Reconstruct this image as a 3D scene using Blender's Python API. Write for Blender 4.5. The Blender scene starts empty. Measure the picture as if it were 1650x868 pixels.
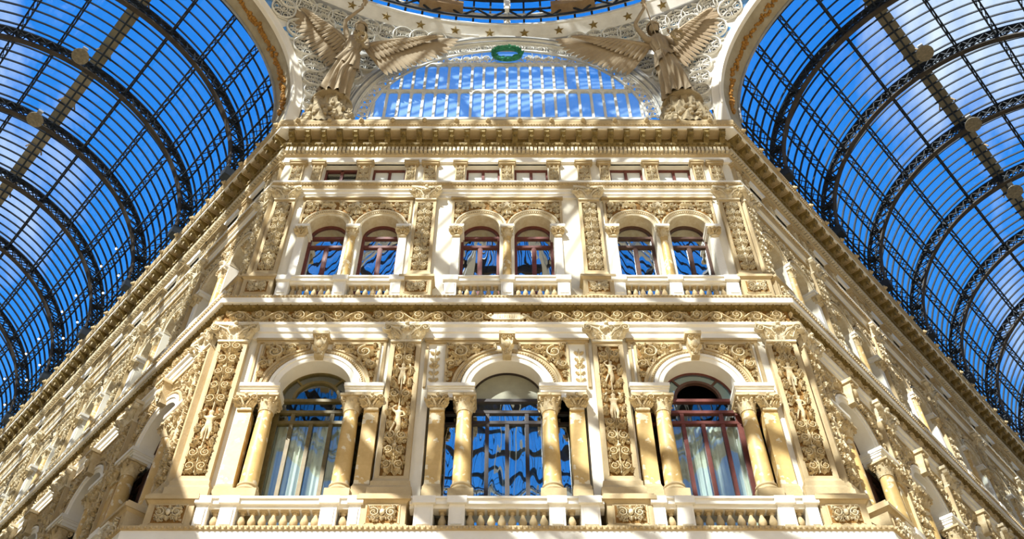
import bpy, bmesh, math, random
from mathutils import Matrix, Vector
PI = math.pi
sin, cos, R = math.sin, math.cos, math.radians
rng = random.Random(7)
ZC = 1.6                                   # eye height; heights below are measured from the eye
col = bpy.context.scene.collection
scene = bpy.context.scene

# ------------------------------------------------------------------ materials
MATS = {}
def nt(name):
    m = bpy.data.materials.new(name); m.use_nodes = True
    t = m.node_tree; t.nodes.clear()
    out = t.nodes.new('ShaderNodeOutputMaterial')
    MATS[name] = m
    return m, t, out
def stone(name, c1, c2, scale=1.5, rough=.75, bump=.25, bscale=25, c3=None, c3amt=.62, spec=.3):
    m, t, out = nt(name)
    N = t.nodes.new; L = t.links.new
    b = N('ShaderNodeBsdfPrincipled'); b.inputs['Roughness'].default_value = rough
    b.inputs['Specular IOR Level'].default_value = spec
    tc = N('ShaderNodeTexCoord')
    n1 = N('ShaderNodeTexNoise'); n1.inputs['Scale'].default_value = scale; n1.inputs['Detail'].default_value = 6
    n1.inputs['Roughness'].default_value = .65
    L(tc.outputs['Object'], n1.inputs['Vector'])
    r = N('ShaderNodeValToRGB'); r.color_ramp.elements[0].position = .36; r.color_ramp.elements[1].position = .64
    r.color_ramp.elements[0].color = (*c2, 1); r.color_ramp.elements[1].color = (*c1, 1)
    L(n1.outputs['Fac'], r.inputs['Fac'])
    colr = r.outputs['Color']
    if c3:
        n3 = N('ShaderNodeTexNoise'); n3.inputs['Scale'].default_value = scale * 2.3; n3.inputs['Detail'].default_value = 3
        L(tc.outputs['Object'], n3.inputs['Vector'])
        r3 = N('ShaderNodeValToRGB'); r3.color_ramp.elements[0].position = c3amt - .015; r3.color_ramp.elements[1].position = c3amt + .015
        L(n3.outputs['Fac'], r3.inputs['Fac'])
        mx = N('ShaderNodeMix'); mx.data_type = 'RGBA'
        L(r3.outputs['Color'], mx.inputs['Factor']); L(colr, mx.inputs['A']); mx.inputs['B'].default_value = (*c3, 1)
        colr = mx.outputs['Result']
    L(colr, b.inputs['Base Color'])
    if bump:
        n2 = N('ShaderNodeTexNoise'); n2.inputs['Scale'].default_value = bscale; n2.inputs['Detail'].default_value = 4
        L(tc.outputs['Object'], n2.inputs['Vector'])
        bp = N('ShaderNodeBump'); bp.inputs['Strength'].default_value = bump; bp.inputs['Distance'].default_value = .03
        L(n2.outputs['Fac'], bp.inputs['Height']); L(bp.outputs['Normal'], b.inputs['Normal'])
    L(b.outputs['BSDF'], out.inputs['Surface'])
    return m
def glass(name, tint, gfac, gtint=(1, 1, 1), rough=.02, milk=0., milkc=(.8, .9, 1), wob=0, var=.6):
    m, t, out = nt(name); N = t.nodes.new; L = t.links.new
    tr = N('ShaderNodeBsdfTransparent'); tr.inputs['Color'].default_value = (*tint, 1)
    gl = N('ShaderNodeBsdfGlossy'); gl.inputs['Color'].default_value = (*gtint, 1); gl.inputs['Roughness'].default_value = rough
    mx = N('ShaderNodeMixShader'); mx.inputs['Fac'].default_value = gfac
    L(tr.outputs[0], mx.inputs[1]); L(gl.outputs[0], mx.inputs[2])
    tc = N('ShaderNodeTexCoord')
    if wob:
        n = N('ShaderNodeTexNoise'); n.inputs['Scale'].default_value = .9; n.inputs['Detail'].default_value = 1
        mp = N('ShaderNodeMapping'); mp.inputs['Scale'].default_value = (2.5, 1, .7)
        L(tc.outputs['Object'], mp.inputs['Vector']); L(mp.outputs['Vector'], n.inputs['Vector'])
        bp = N('ShaderNodeBump'); bp.inputs['Strength'].default_value = wob; bp.inputs['Distance'].default_value = .1
        L(n.outputs['Fac'], bp.inputs['Height']); L(bp.outputs['Normal'], gl.inputs['Normal'])
    last = mx
    if milk:
        df = N('ShaderNodeBsdfDiffuse'); df.inputs['Color'].default_value = (*milkc, 1)
        n = N('ShaderNodeTexNoise'); n.inputs['Scale'].default_value = .5; n.inputs['Detail'].default_value = 5
        L(tc.outputs['Object'], n.inputs['Vector'])
        mr = N('ShaderNodeMapRange'); mr.inputs['From Min'].default_value = .3; mr.inputs['From Max'].default_value = .75
        mr.inputs['To Min'].default_value = milk*(1-var); mr.inputs['To Max'].default_value = milk*(1+var)
        L(n.outputs['Fac'], mr.inputs['Value'])
        m2 = N('ShaderNodeMixShader'); L(mr.outputs['Result'], m2.inputs['Fac'])
        L(mx.outputs[0], m2.inputs[1]); L(df.outputs[0], m2.inputs[2]); last = m2
    L(last.outputs[0], out.inputs['Surface'])
    return m
def emit(name, c, s):
    m, t, out = nt(name); e = t.nodes.new('ShaderNodeEmission')
    e.inputs['Color'].default_value = (*c, 1); e.inputs['Strength'].default_value = s
    t.links.new(e.outputs[0], out.inputs['Surface']); return m

stone('plaster', (.80, .75, .62), (.73, .67, .53), .9, .8, .12, 18)
stone('trim', (.84, .80, .71), (.79, .74, .63), 1.2, .75, .1, 22)
stone('tan', (.51, .395, .225), (.43, .32, .165), 1.6, .75, .2, 22)
stone('ochre', (.27, .14, .032), (.20, .095, .02), 5, .8, .5, 30)
stone('carve', (.66, .55, .35), (.52, .39, .20), 6, .7, .4, 40)
stone('carve_pale', (.68, .60, .43), (.58, .47, .29), 6, .7, .4, 40)
stone('gilt', (.27, .19, .06), (.16, .105, .025), 6, .55, .5, 30)
stone('marble', (.62, .425, .17), (.50, .325, .105), 2.4, .5, .1, 12, c3=(.70, .60, .40), c3amt=.59)
stone('iron', (.032, .04, .05), (.022, .026, .034), 4, .6, .2, 40, spec=.12)
stone('iron_brown', (.075, .062, .05), (.045, .037, .03), 2, .6, .2, 40, spec=.12)
stone('tracery_ground', (.13, .135, .14), (.09, .095, .10), 3, .7, .1, 30)
stone('white_metal', (.74, .73, .68), (.62, .61, .56), 2, .5, .1, 30)
stone('grey_metal', (.34, .35, .36), (.25, .26, .27), 3, .5, .1, 30)
stone('wood_red', (.16, .045, .032), (.11, .032, .024), 5, .5, .1, 40)
stone('wood_brown', (.10, .05, .032), (.07, .034, .022), 5, .5, .1, 40)
stone('wood_dark', (.045, .032, .026), (.03, .022, .018), 5, .5, .1, 40)
stone('wood_olive', (.17, .125, .04), (.11, .08, .022), 5, .5, .1, 40)
stone('panel_grey', (.30, .29, .21), (.24, .23, .17), 2, .7, .1, 20)
stone('curtain', (.80, .80, .70), (.68, .69, .60), 1.2, .9, 0)
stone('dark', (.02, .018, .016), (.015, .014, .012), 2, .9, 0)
stone('statue', (.36, .285, .185), (.29, .22, .135), 1.6, .8, .3, 20)
stone('rock', (.42, .34, .21), (.30, .23, .13), 3, .85, .6, 9)
stone('arch_stone', (.44, .39, .29), (.33, .28, .19), 1.1, .8, .2, 14)
stone('garland', (.45, .23, .045), (.24, .11, .02), 7, .5, .5, 20)
stone('walk', (.34, .23, .12), (.24, .155, .08), 2, .8, .2, 20)
stone('verdigris', (.05, .32, .17), (.02, .17, .08), 9, .6, .6, 30)
stone('lampshade', (.30, .26, .18), (.18, .155, .11), 9, .45, .3, 30)
stone('floorstone', (.40, .31, .18), (.32, .24, .13), .4, .6, .1, 8)
glass('pane', (.88, .92, .90), .13, (.9, .95, 1), .012, wob=.08)
glass('pane_wavy', (.6, .7, .75), .6, (.85, .93, 1), .012, wob=.16)
glass('pane_mirror', (.6, .7, .75), .6, (.92, .96, 1), .006, wob=.045)
glass('pane_frosted', (.9, .92, .9), .12, (.95, .97, 1), .1, milk=.8, milkc=(.88, .90, .88), var=.1)
glass('roof_glass', (.92, .98, 1.0), .03, milk=.03, milkc=(.30, .72, .80))
glass('lunette_glass', (.93, .97, 1.0), .04, milk=.16, milkc=(.55, .78, .98), var=.12)
glass('vent_glass', (.55, .75, .85), .3, milk=.15, milkc=(.2, .6, .7))
emit('bulb', (1, .82, .55), 4)

# ------------------------------------------------------------------ mesh builder
class MB:
    def __init__(s): s.v = []; s.f = []; s.M = None
    def add(s, vs, fs):
        o = len(s.v)
        if s.M is not None: vs = [tuple(s.M @ Vector(p)) for p in vs]
        s.v.extend(vs); s.f.extend([tuple(i + o for i in f) for f in fs])
    def box(s, x0, x1, y0, y1, z0, z1):
        s.add([(x0,y0,z0),(x1,y0,z0),(x1,y1,z0),(x0,y1,z0),(x0,y0,z1),(x1,y0,z1),(x1,y1,z1),(x0,y1,z1)],
              [(0,3,2,1),(4,5,6,7),(0,1,5,4),(1,2,6,5),(2,3,7,6),(3,0,4,7)])
    def taper(s, x0, x1, y0, y1, z0, z1, e):      # box whose top is wider by e (sides and front)
        s.add([(x0,y0,z0),(x1,y0,z0),(x1,y1,z0),(x0,y1,z0),(x0-e,y0-e,z1),(x1+e,y0-e,z1),(x1+e,y1,z1),(x0-e,y1,z1)],
              [(0,3,2,1),(4,5,6,7),(0,1,5,4),(1,2,6,5),(2,3,7,6),(3,0,4,7)])
    def lathe(s, prof, n=16, cx=0, cy=0, a0=0, a1=2*PI, caps=True):
        full = abs(a1 - a0 - 2*PI) < 1e-6
        m = n if full else n + 1
        vs = [(cx + r*cos(a0+(a1-a0)*k/n), cy + r*sin(a0+(a1-a0)*k/n), z) for r, z in prof for k in range(m)]
        fs = []
        for i in range(len(prof)-1):
            for k in range(n):
                k2 = (k+1) % m
                fs.append((i*m+k, i*m+k2, (i+1)*m+k2, (i+1)*m+k))
        if full and caps:
            fs.append(tuple(range(m-1, -1, -1))); fs.append(tuple(range((len(prof)-1)*m, len(prof)*m)))
        s.add(vs, fs)
    def ball(s, c, r, n=8, m=6, sc=(1,1,1)):
        vs = [(c[0], c[1], c[2]-r*sc[2])]
        for i in range(1, m):
            t = -PI/2 + PI*i/m
            for k in range(n):
                a = 2*PI*k/n
                vs.append((c[0]+r*sc[0]*cos(t)*cos(a), c[1]+r*sc[1]*cos(t)*sin(a), c[2]+r*sc[2]*sin(t)))
        vs.append((c[0], c[1], c[2]+r*sc[2])); L = len(vs)-1
        fs = [(0, 1+(k+1)%n, 1+k) for k in range(n)]
        for i in range(m-2):
            for k in range(n):
                a = 1+i*n; fs.append((a+k, a+(k+1)%n, a+n+(k+1)%n, a+n+k))
        a = 1+(m-2)*n
        fs += [(a+k, a+(k+1)%n, L) for k in range(n)]
        s.add(vs, fs)
    def tube(s, pts, rad, n=6, closed=False):
        pts = [Vector(p) for p in pts]; N = len(pts); vs = []; fs = []
        up = None
        for i, p in enumerate(pts):
            if closed: d = pts[(i+1) % N] - pts[i-1]
            else: d = pts[min(i+1, N-1)] - pts[max(i-1, 0)]
            d.normalize()
            if up is None: up = Vector((0,0,1)) if abs(d.z) < .9 else Vector((0,1,0))
            a = d.cross(up)
            if a.length < 1e-4: a = d.cross(Vector((1,.3,.2)))
            a.normalize(); b = d.cross(a); up = -b if (-b).dot(up) > 0 else b
            r = rad[i] if isinstance(rad, (list, tuple)) else rad
            for k in range(n):
                t = 2*PI*k/n; q = p + a*(r*cos(t)) + b*(r*sin(t)); vs.append(tuple(q))
        for i in range(N if closed else N-1):
            j = (i+1) % N
            for k in range(n): fs.append((i*n+k, i*n+(k+1)%n, j*n+(k+1)%n, j*n+k))
        if not closed:
            fs.append(tuple(range(n-1,-1,-1))); fs.append(tuple(range((N-1)*n, N*n)))
        s.add(vs, fs)
    def bar(s, p, q, w, h=None):                  # square bar between two points
        p, q = Vector(p), Vector(q); d = (q-p).normalized(); h = h or w
        up = Vector((0,0,1)) if abs(d.z) < .9 else Vector((0,1,0))
        a = d.cross(up).normalized()*w/2; b = d.cross(a).normalized()*h/2
        vs = [tuple(e+a*i+b*j) for e in (p,q) for i,j in ((-1,-1),(1,-1),(1,1),(-1,1))]
        s.add(vs, [(0,1,2,3),(7,6,5,4),(0,4,5,1),(1,5,6,2),(2,6,7,3),(3,7,4,0)])
    def arcsweep(s, prof, a0, a1, n, cx=0, cz=0, closed=True):   # prof (r, y) swept about the y axis through (cx, cz)
        m = len(prof)
        vs = [(cx + r*cos(a0+(a1-a0)*i/n), y, cz + r*sin(a0+(a1-a0)*i/n)) for i in range(n+1) for r, y in prof]
        fs = []
        for i in range(n):
            for k in range(m if closed else m-1):
                k2 = (k+1) % m
                fs.append((i*m+k, i*m+k2, (i+1)*m+k2, (i+1)*m+k))
        if closed:
            fs.append(tuple(range(m))); fs.append(tuple(n*m+k for k in range(m-1,-1,-1)))
        s.add(vs, fs)
    def prism(s, poly, y0, y1):                   # polygon in x-z, extruded along y
        n = len(poly)
        s.add([(x,y0,z) for x,z in poly]+[(x,y1,z) for x,z in poly],
              [tuple(range(n)), tuple(range(2*n-1,n-1,-1))]+[(k,(k+1)%n,n+(k+1)%n,n+k) for k in range(n)])
    def prismx(s, poly, x0, x1):                  # polygon in y-z, extruded along x
        n = len(poly)
        s.add([(x0,y,z) for y,z in poly]+[(x1,y,z) for y,z in poly],
              [tuple(range(n)), tuple(range(2*n-1,n-1,-1))]+[(k,(k+1)%n,n+(k+1)%n,n+k) for k in range(n)])
    def grid(s, fn, nu, nv):
        vs = [tuple(fn(i/nu, j/nv)) for j in range(nv+1) for i in range(nu+1)]
        s.add(vs, [(j*(nu+1)+i, j*(nu+1)+i+1, (j+1)*(nu+1)+i+1, (j+1)*(nu+1)+i) for j in range(nv) for i in range(nu)])
    def mesh(s, name, mat, smooth=True, angle=.7, recalc=True):
        me = bpy.data.meshes.new(name); me.from_pydata(s.v, [], s.f)
        if recalc:
            bm = bmesh.new(); bm.from_mesh(me); bmesh.ops.recalc_face_normals(bm, faces=bm.faces); bm.to_mesh(me); bm.free()
        me.materials.append(MATS[mat])
        if smooth:
            me.polygons.foreach_set('use_smooth', [True]*len(me.polygons)); me.set_sharp_from_angle(angle=angle)
        me.update(); return me

# ------------------------------------------------------------------ scene graph
def node(name, me, parent=None, M=None, label=None):
    o = bpy.data.objects.new(name, me); col.objects.link(o)
    if parent: o.parent = parent
    if M is not None: o.matrix_local = M
    if label: o['label'] = label
    return o
class Kind:                                      # a thing's parts: (name, mesh, matrix, label, [sub-parts])
    def __init__(s, name, cat, root=None): s.name, s.cat, s.root, s.parts = name, cat, root, []
    def part(s, name, me, M=None, label=None, subs=()): s.parts.append((name, me, M, label, subs)); return s
def place(k, M, label, group=None, kind=None, name=None):
    o = node(name or k.name, k.root); o.matrix_world = M
    o['label'] = label
    o['category'] = k.cat
    if group: o['group'] = group
    if kind: o['kind'] = kind
    for n, me, m, lb, subs in k.parts:
        p = node(n, me, o, m, lb)
        for sn, sm, smx in subs: node(sn, sm, p, smx)
    return o
def struct(name, me, label, cat, M=None):
    o = node(name, me)
    if M is not None: o.matrix_world = M
    o['kind'] = 'structure'; o['label'] = label; o['category'] = cat
    return o
T = Matrix.Translation
HX, YW, BETA = 7.1, 17.0, 42.8            # half width of the front wall, its distance, angle of the arms
MIT = math.tan(R(90-BETA)/2)
FR = {'front': T((0, YW, ZC)),
      'left': T((-HX, YW, ZC)) @ Matrix.Rotation(R(BETA-90), 4, 'Z'),
      'right': T((HX, YW, ZC)) @ Matrix.Rotation(R(90-BETA), 4, 'Z')}
def at(side, x, d=0, z=0): return FR[side] @ T((x, -d, z))
CY = 2.18                                        # centre of the octagon under the dome
CYA = 1.33
VA = {'left': T((0, CYA, ZC)) @ Matrix.Rotation(R(BETA), 4, 'Z'), 'right': T((0, CYA, ZC)) @ Matrix.Rotation(R(-BETA), 4, 'Z')}
ORD = ['first','second','third','fourth','fifth','sixth','seventh','eighth','ninth','tenth','eleventh','twelfth','thirteenth','fourteenth']

# ------------------------------------------------------------------ carved ornament (relief towards -y)
def leaf(b, x, z, a, L, W, h, y0=0):
    c, s = cos(a), sin(a)
    def P(u, v, y): return (x+u*c-v*s, y0-y, z+u*s+v*c)
    b.add([P(0,0,h*.2), P(L*.45,W/2,0), P(L,0,h*.75), P(L*.45,-W/2,0), P(L*.5,0,h)],
          [(0,4,1),(1,4,2),(2,4,3),(3,4,0)])
def acanthus(b, x, z, a, L, W, h, y0=0):
    leaf(b, x, z, a, L, W*.55, h, y0)
    for sg in (-1, 1):
        for t, q, l in ((.1, .9, .5), (.35, .75, .5), (.6, .6, .36)):
            leaf(b, x+L*t*cos(a), z+L*t*sin(a), a+sg*q, L*l, W*.38, h*.75, y0)
def rosette(b, x, z, r, h, y0=0, n=6):
    for k in range(n): leaf(b, x, z, 2*PI*k/n+.3, r, r*.8, h, y0)
    b.ball((x, y0-h*.7, z), r*.28, 6, 4)
def stem(b, pts, w, h, y0=0):
    vs = []; fs = []; N = len(pts)
    for i, (x, z) in enumerate(pts):
        x0, z0 = pts[max(i-1,0)]; x1, z1 = pts[min(i+1,N-1)]
        dx, dz = x1-x0, z1-z0; l = math.hypot(dx, dz) or 1
        nx, nz = -dz/l*w/2, dx/l*w/2
        vs += [(x+nx, y0, z+nz), (x+nx*.4, y0-h, z+nz*.4), (x-nx*.4, y0-h, z-nz*.4), (x-nx, y0, z-nz)]
        if i:
            o = 4*(i-1); fs += [(o,o+1,o+5,o+4),(o+1,o+2,o+6,o+5),(o+2,o+3,o+7,o+6)]
    b.add(vs, fs)
def scroll(b, x, z, Rr, a0, dr, h, y0=0, turns=1.5, leafy=True):
    n = 20; pts = []
    for i in range(n+1):
        t = i/n; r = Rr*(1-.8*t**.8); a = a0+dr*2*PI*turns*t; pts.append((x+r*cos(a), z+r*sin(a)))
    stem(b, pts, Rr*.26, h, y0)
    rosette(b, x, z, Rr*.36, h*1.3, y0, 5)
    if leafy:
        for i in range(1, 13, 2):
            p, q = pts[i], pts[i+1]; a = math.atan2(q[1]-p[1], q[0]-p[0])
            acanthus(b, p[0], p[1], a-dr*.85, Rr*.62, Rr*.6, h*1.1, y0)
def frieze_ornament(x0, x1, zc, hgt, h, y0=0, pitch=.52, hole=None):
    b = MB(); n = max(1, round((x1-x0)/pitch)); p = (x1-x0)/n; A = hgt*.34; pts = []
    for i in range(n*8+1):
        x = x0+p*i/8; pts.append((x, zc+A*sin(PI*(x-x0)/p)))
    if not hole: stem(b, pts, hgt*.1, h*.8, y0)
    for i in range(n):
        cx = x0+p*(i+.5); s = 1 if i % 2 == 0 else -1
        if hole and abs(cx) < hole: continue
        if hole: stem(b, pts[i*8:i*8+9], hgt*.1, h*.8, y0)
        scroll(b, cx+.02, zc-s*hgt*.08, hgt*.36, PI*.5*s+.3, -s, h, y0)
        acanthus(b, x0+p*i, zc+s*.05, PI/2*s+.5, hgt*.4, hgt*.4, h, y0)
        acanthus(b, cx, zc+s*hgt*.2, .2, hgt*.45, hgt*.36, h, y0)
        fill(b, cx-p/2, cx+p/2, zc-hgt*.45, zc+hgt*.45, hgt*.32, h*.9, y0, i)
    return b
def fill(b, w0, w1, h0, h1, cell, dep, y0, seed, skip=()):     # small leaves that crowd the ground between the scrolls
    g = random.Random(seed); nx, nz = max(1, round((w1-w0)/cell)), max(1, round((h1-h0)/cell))
    for i in range(nx):
        for j in range(nz):
            x = w0+(w1-w0)*(i+g.uniform(.1, .9))/nx; z = h0+(h1-h0)*(j+g.uniform(.1, .9))/nz
            if any(a < z < c and abs(x) < ww for a, c, ww in skip): continue
            a = g.uniform(0, 2*PI)
            if g.random() < .25: rosette(b, x, z, cell*.42, dep*.8, y0, 5)
            else: acanthus(b, x-cell*.4*cos(a), z-cell*.4*sin(a), a, cell*g.uniform(.8, 1.15), cell*.75, dep*g.uniform(.5, .95), y0)
def candelabra(w, h, dep, seed, gaps=(), y0=0):   # panel ornament, origin at bottom centre
    b = MB(); g = random.Random(seed); z = w*.1; k = 0
    stem(b, [(0, w*.1+i*(h-w*.2)/30) for i in range(31)], w*.07, dep*.6, y0)
    while z < h-w*.3:
        u = w*g.uniform(.62, .86); zc = z+u*.45
        inside = any(a < zc < c for a, c in gaps)
        if not inside:
            Rr = w*g.uniform(.2, .235); dn = g.choice((-1, 1))
            for s in (-1, 1):
                scroll(b, s*w*.25, zc, Rr, (PI/2 if dn > 0 else -PI/2)+s*.4, s*dn, dep, y0)
                acanthus(b, s*w*.1, zc-u*.4, PI/2-s*.9, w*.3, w*.25, dep, y0)
            acanthus(b, 0, zc-u*.42, PI/2, u*.8, w*.34, dep*1.3, y0)
            if k % 3 == 1: b.ball((0, y0-dep*.8, zc+u*.3), w*.1, 8, 5)
        else:
            for s in (-1, 1):
                acanthus(b, s*w*.36, zc-u*.4, PI/2-s*.5*g.uniform(-1, 1), w*.36, w*.24, dep, y0)
                scroll(b, s*w*.39, zc, w*.1, 0, s, dep, y0, 1.2, False)
        z += u; k += 1
    acanthus(b, 0, h-w*.42, PI/2, w*.38, w*.4, dep*1.2, y0)
    fill(b, -w*.46, w*.46, w*.06, h-w*.06, w*.25, dep, y0, seed+50, [(a+.02, c, w*.2) for a, c in gaps])
    return b
def plaque_ornament(w, h, dep, y0=0):
    b = MB()
    for s in (-1, 1):
        scroll(b, s*w*.28, h*.02, h*.27, PI/2-s*.6, s, dep, y0)
        scroll(b, s*w*.3, -h*.3, h*.14, -PI/2, -s, dep, y0, 1.2, False)
        scroll(b, s*w*.38, h*.32, h*.13, 0, s, dep, y0, 1.2, False)
        acanthus(b, s*w*.06, h*.1, PI/2-s*.7, h*.36, h*.3, dep, y0)
        acanthus(b, s*w*.06, -h*.05, -PI/2+s*.9, h*.38, h*.3, dep, y0)
    b.ball((0, y0-dep*.6, h*.06), h*.13, 8, 6, (1, .9, 1.3)); acanthus(b, 0, -h*.1, -PI/2, h*.35, h*.35, dep*1.2, y0)
    acanthus(b, 0, h*.2, PI/2, h*.26, h*.34, dep, y0)
    fill(b, -w*.46, w*.46, -h*.44, h*.44, h*.2, dep*.8, y0, 5)
    return b

# ------------------------------------------------------------------ continuous bodies
def skin_mesh(name, vs, es, mat, sub=2):
    me = bpy.data.meshes.new(name+'_frame'); me.from_pydata([v[:3] for v in vs], es, [])
    o = bpy.data.objects.new(name+'_frame', me); col.objects.link(o)
    md = o.modifiers.new('s', 'SKIN'); md.use_smooth_shade = True
    if not me.skin_vertices: 
        bm = bmesh.new(); bm.from_mesh(me); bm.verts.layers.skin.verify(); bm.to_mesh(me); bm.free()
    for i, v in enumerate(vs):
        r = v[3]; me.skin_vertices[0].data[i].radius = (r, v[4] if len(v) > 4 else r)
        me.skin_vertices[0].data[i].use_root = (i == 0)
    if sub:
        sd = o.modifiers.new('d', 'SUBSURF'); sd.levels = sub; sd.render_levels = sub
    dg = bpy.context.evaluated_depsgraph_get(); dg.update()
    out = bpy.data.meshes.new_from_object(o.evaluated_get(dg)); out.name = name
    bpy.data.objects.remove(o); out.materials.clear(); out.materials.append(MATS[mat])
    out.polygons.foreach_set('use_smooth', [True]*len(out.polygons)); out.update()
    return out
# ------------------------------------------------------------------ shared facade pieces
def new(zb=0, d=0, x=0): b = MB(); b.M = T((-x, d, -zb)); return b
def leaf3(b, c, a, r, z0, z1, w, curl):          # curled capital leaf standing against a round bell
    ca, sa = cos(a), sin(a); vs = []
    for t, ro, hw in ((0, 0, .9), (.45, .015, 1), (.8, curl*.6, .8), (1, curl, .5), (.88, curl*1.25, .25)):
        z = z0+(z1-z0)*t
        for s, e in ((-1, 0), (0, .018), (1, 0)):
            rr = r+ro+e; vs.append((c[0]+rr*ca-s*hw*w/2*sa, c[1]+rr*sa+s*hw*w/2*ca, z))
    b.add(vs, [(3*i+k, 3*i+k+1, 3*i+k+4, 3*i+k+3) for i in range(4) for k in (0, 1)])
def volute(b, p, ax, r, th):                      # small spiral roll at p; ax = outward horizontal direction
    pts = []
    for i in range(15):
        t = i/14; a = PI/2-2*PI*1.4*t; q = r*(1-.75*t)
        pts.append((p[0]+ax[0]*q*cos(a), p[1]+ax[1]*q*cos(a), p[2]+q*sin(a)))
    b.tube(pts, [th*(1-.4*i/14) for i in range(15)], 4)
def round_capital(c, r, z0, z1, zb):
    b = new(zb); h = z1-z0
    b.lathe([(r*1.1, z0), (r*1.15, z0+.03), (r*1.0, z0+.05), (r*1.05, z0+h*.5), (r*1.45, z0+h*.86)], 14, *c)
    for k in range(8):
        leaf3(b, c, 2*PI*k/8, r, z0+.03, z0+h*.48, r*.8, r*.4)
        leaf3(b, c, 2*PI*(k+.5)/8, r*1.02, z0+.05, z0+h*.72, r*.8, r*.48)
    e = r*1.62
    for sx in (-1, 1):
        for sy in (-1, 1):
            q = .7071; volute(b, (c[0]+sx*r*1.12, c[1]+sy*r*1.12, z0+h*.7), (sx*q, sy*q), h*.17, h*.06)
    b.box(c[0]-e, c[0]+e, c[1]-e, c[1]+e, z0+h*.86, z1)
    b.ball((c[0], c[1]-e, z0+h*.9), r*.25, 6, 4)
    return b
def flat_capital(w, y0, z0, z1, zb, fl):          # pilaster capital with volutes spread at the corners
    b = new(zb); h = z1-z0
    b.box(-w, w, y0-.05, 0.02+y0+.12, z0, z0+.06)
    b.taper(-w, w, y0-.01, y0+.1, z0+.06, z0+h*.84, fl*.55)
    for i in range(4):
        x = -w+2*w*(i+.5)/4
        leaf(b, x, z0+.05, PI/2, h*.42, w*.5, .07, y0-.02)
        leaf(b, x-w*.1, z0+.05, PI/2+.3, h*.3, w*.3, .06, y0-.02)
    for s in (-1, 1):
        acanthus(b, s*w*.25, z0+h*.2, PI/2-s*.75, h*.66, h*.4, .11, y0-.03)
        acanthus(b, s*w*.75, z0+h*.12, PI/2-s*.45, h*.62, h*.36, .11, y0-.03)
        scroll(b, s*(w+fl*.55), z0+h*.66, h*.22, PI, -s, .13, y0-.05, 1.4, False)
        scroll(b, s*w*.3, z0+h*.7, h*.14, 0, s, .1, y0-.06, 1.3, False)
        b.tube([(s*w*.2, y0-.07, z0+h*.3), (s*w*.55, y0-.1, z0+h*.62), (s*(w+fl*.8), y0-.13, z0+h*.86)], [.02, .035, .03], 5)
    b.ball((0, y0-.1, z0+h*.74), h*.13, 8, 6); b.ball((0, y0-.16, z0+h*.92), h*.1, 8, 5)
    b.add([(-w-fl, y0-.17, z0+h*.84), (0, y0-.11, z0+h*.84), (w+fl, y0-.17, z0+h*.84), (w+fl, y0+.1, z0+h*.84), (-w-fl, y0+.1, z0+h*.84),
           (-w-fl, y0-.17, z1), (0, y0-.11, z1), (w+fl, y0-.17, z1), (w+fl, y0+.1, z1), (-w-fl, y0+.1, z1)],
          [(0,1,2,3,4), (9,8,7,6,5), (0,5,6,1), (1,6,7,2), (2,7,8,3), (3,8,9,4), (4,9,5,0)])
    return b
def framed(b, w, z0, z1, y_back, y_fr, y_in, bw):   # slab with a raised border, recessed field
    b.box(-w, w, y_in, y_back, z0, z1)
    b.box(-w, -w+bw, y_fr, y_in, z0, z1); b.box(w-bw, w, y_fr, y_in, z0, z1)
    b.box(-w+bw, w-bw, y_fr, y_in, z0, z0+bw); b.box(-w+bw, w-bw, y_fr, y_in, z1-bw, z1)
def rim(b, w, z0, z1, y0, th):                     # thin bead round a rectangle
    for p, q in (((-w,y0,z0),(w,y0,z0)), ((w,y0,z0),(w,y0,z1)), ((w,y0,z1),(-w,y0,z1)), ((-w,y0,z1),(-w,y0,z0))): b.bar(p, q, th)

# small relief figures (one continuous body each), feet at z = 0, about 1 m high
PUTTO = skin_mesh('putto_relief', [(0,0,.5,.085,.06),(0,-.02,.62,.08,.06),(0,-.03,.74,.085,.065),(0,-.03,.83,.035),(0,-.05,.93,.085,.075),(0,-.05,.99,.05),
    (-.13,-.03,.77,.04),(-.22,-.04,.9,.034),(-.15,-.06,1.04,.03),(.13,-.03,.77,.04),(.22,-.04,.9,.034),(.14,-.06,1.04,.03),
    (-.06,-.02,.42,.062),(-.08,-.05,.24,.045),(-.07,-.02,.08,.032),(-.09,-.06,.02,.03),(.06,-.02,.42,.062),(.09,-.05,.24,.045),(.06,-.02,.08,.032),(.08,-.06,.02,.03)],
    [(0,1),(1,2),(2,3),(3,4),(4,5),(2,6),(6,7),(7,8),(2,9),(9,10),(10,11),(0,12),(12,13),(13,14),(14,15),(0,16),(16,17),(17,18),(18,19)], 'carve', 1)
LADY = skin_mesh('draped_relief', [(0,-.02,.52,.075,.055),(.02,-.03,.62,.06,.05),(.0,-.04,.74,.085,.06),(.01,-.04,.82,.03),(.03,-.06,.9,.06,.055),(.03,-.06,.96,.045),
    (-.1,-.04,.78,.034),(-.16,-.05,.9,.028),(-.05,-.07,.99,.026),(.12,-.04,.76,.034),(.17,-.05,.62,.028),(.06,-.09,.56,.025),
    (.03,-.04,.4,.085,.06),(.05,-.05,.24,.08,.05),(.02,-.04,.1,.085,.05),(0,-.04,.02,.07,.045),(-.07,-.03,.36,.045,.03),(-.13,-.03,.16,.05,.03),(-.16,-.02,.02,.035)],
    [(0,1),(1,2),(2,3),(3,4),(4,5),(2,6),(6,7),(7,8),(2,9),(9,10),(10,11),(0,12),(12,13),(13,14),(14,15),(0,16),(16,17),(17,18)], 'carve', 1)

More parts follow.
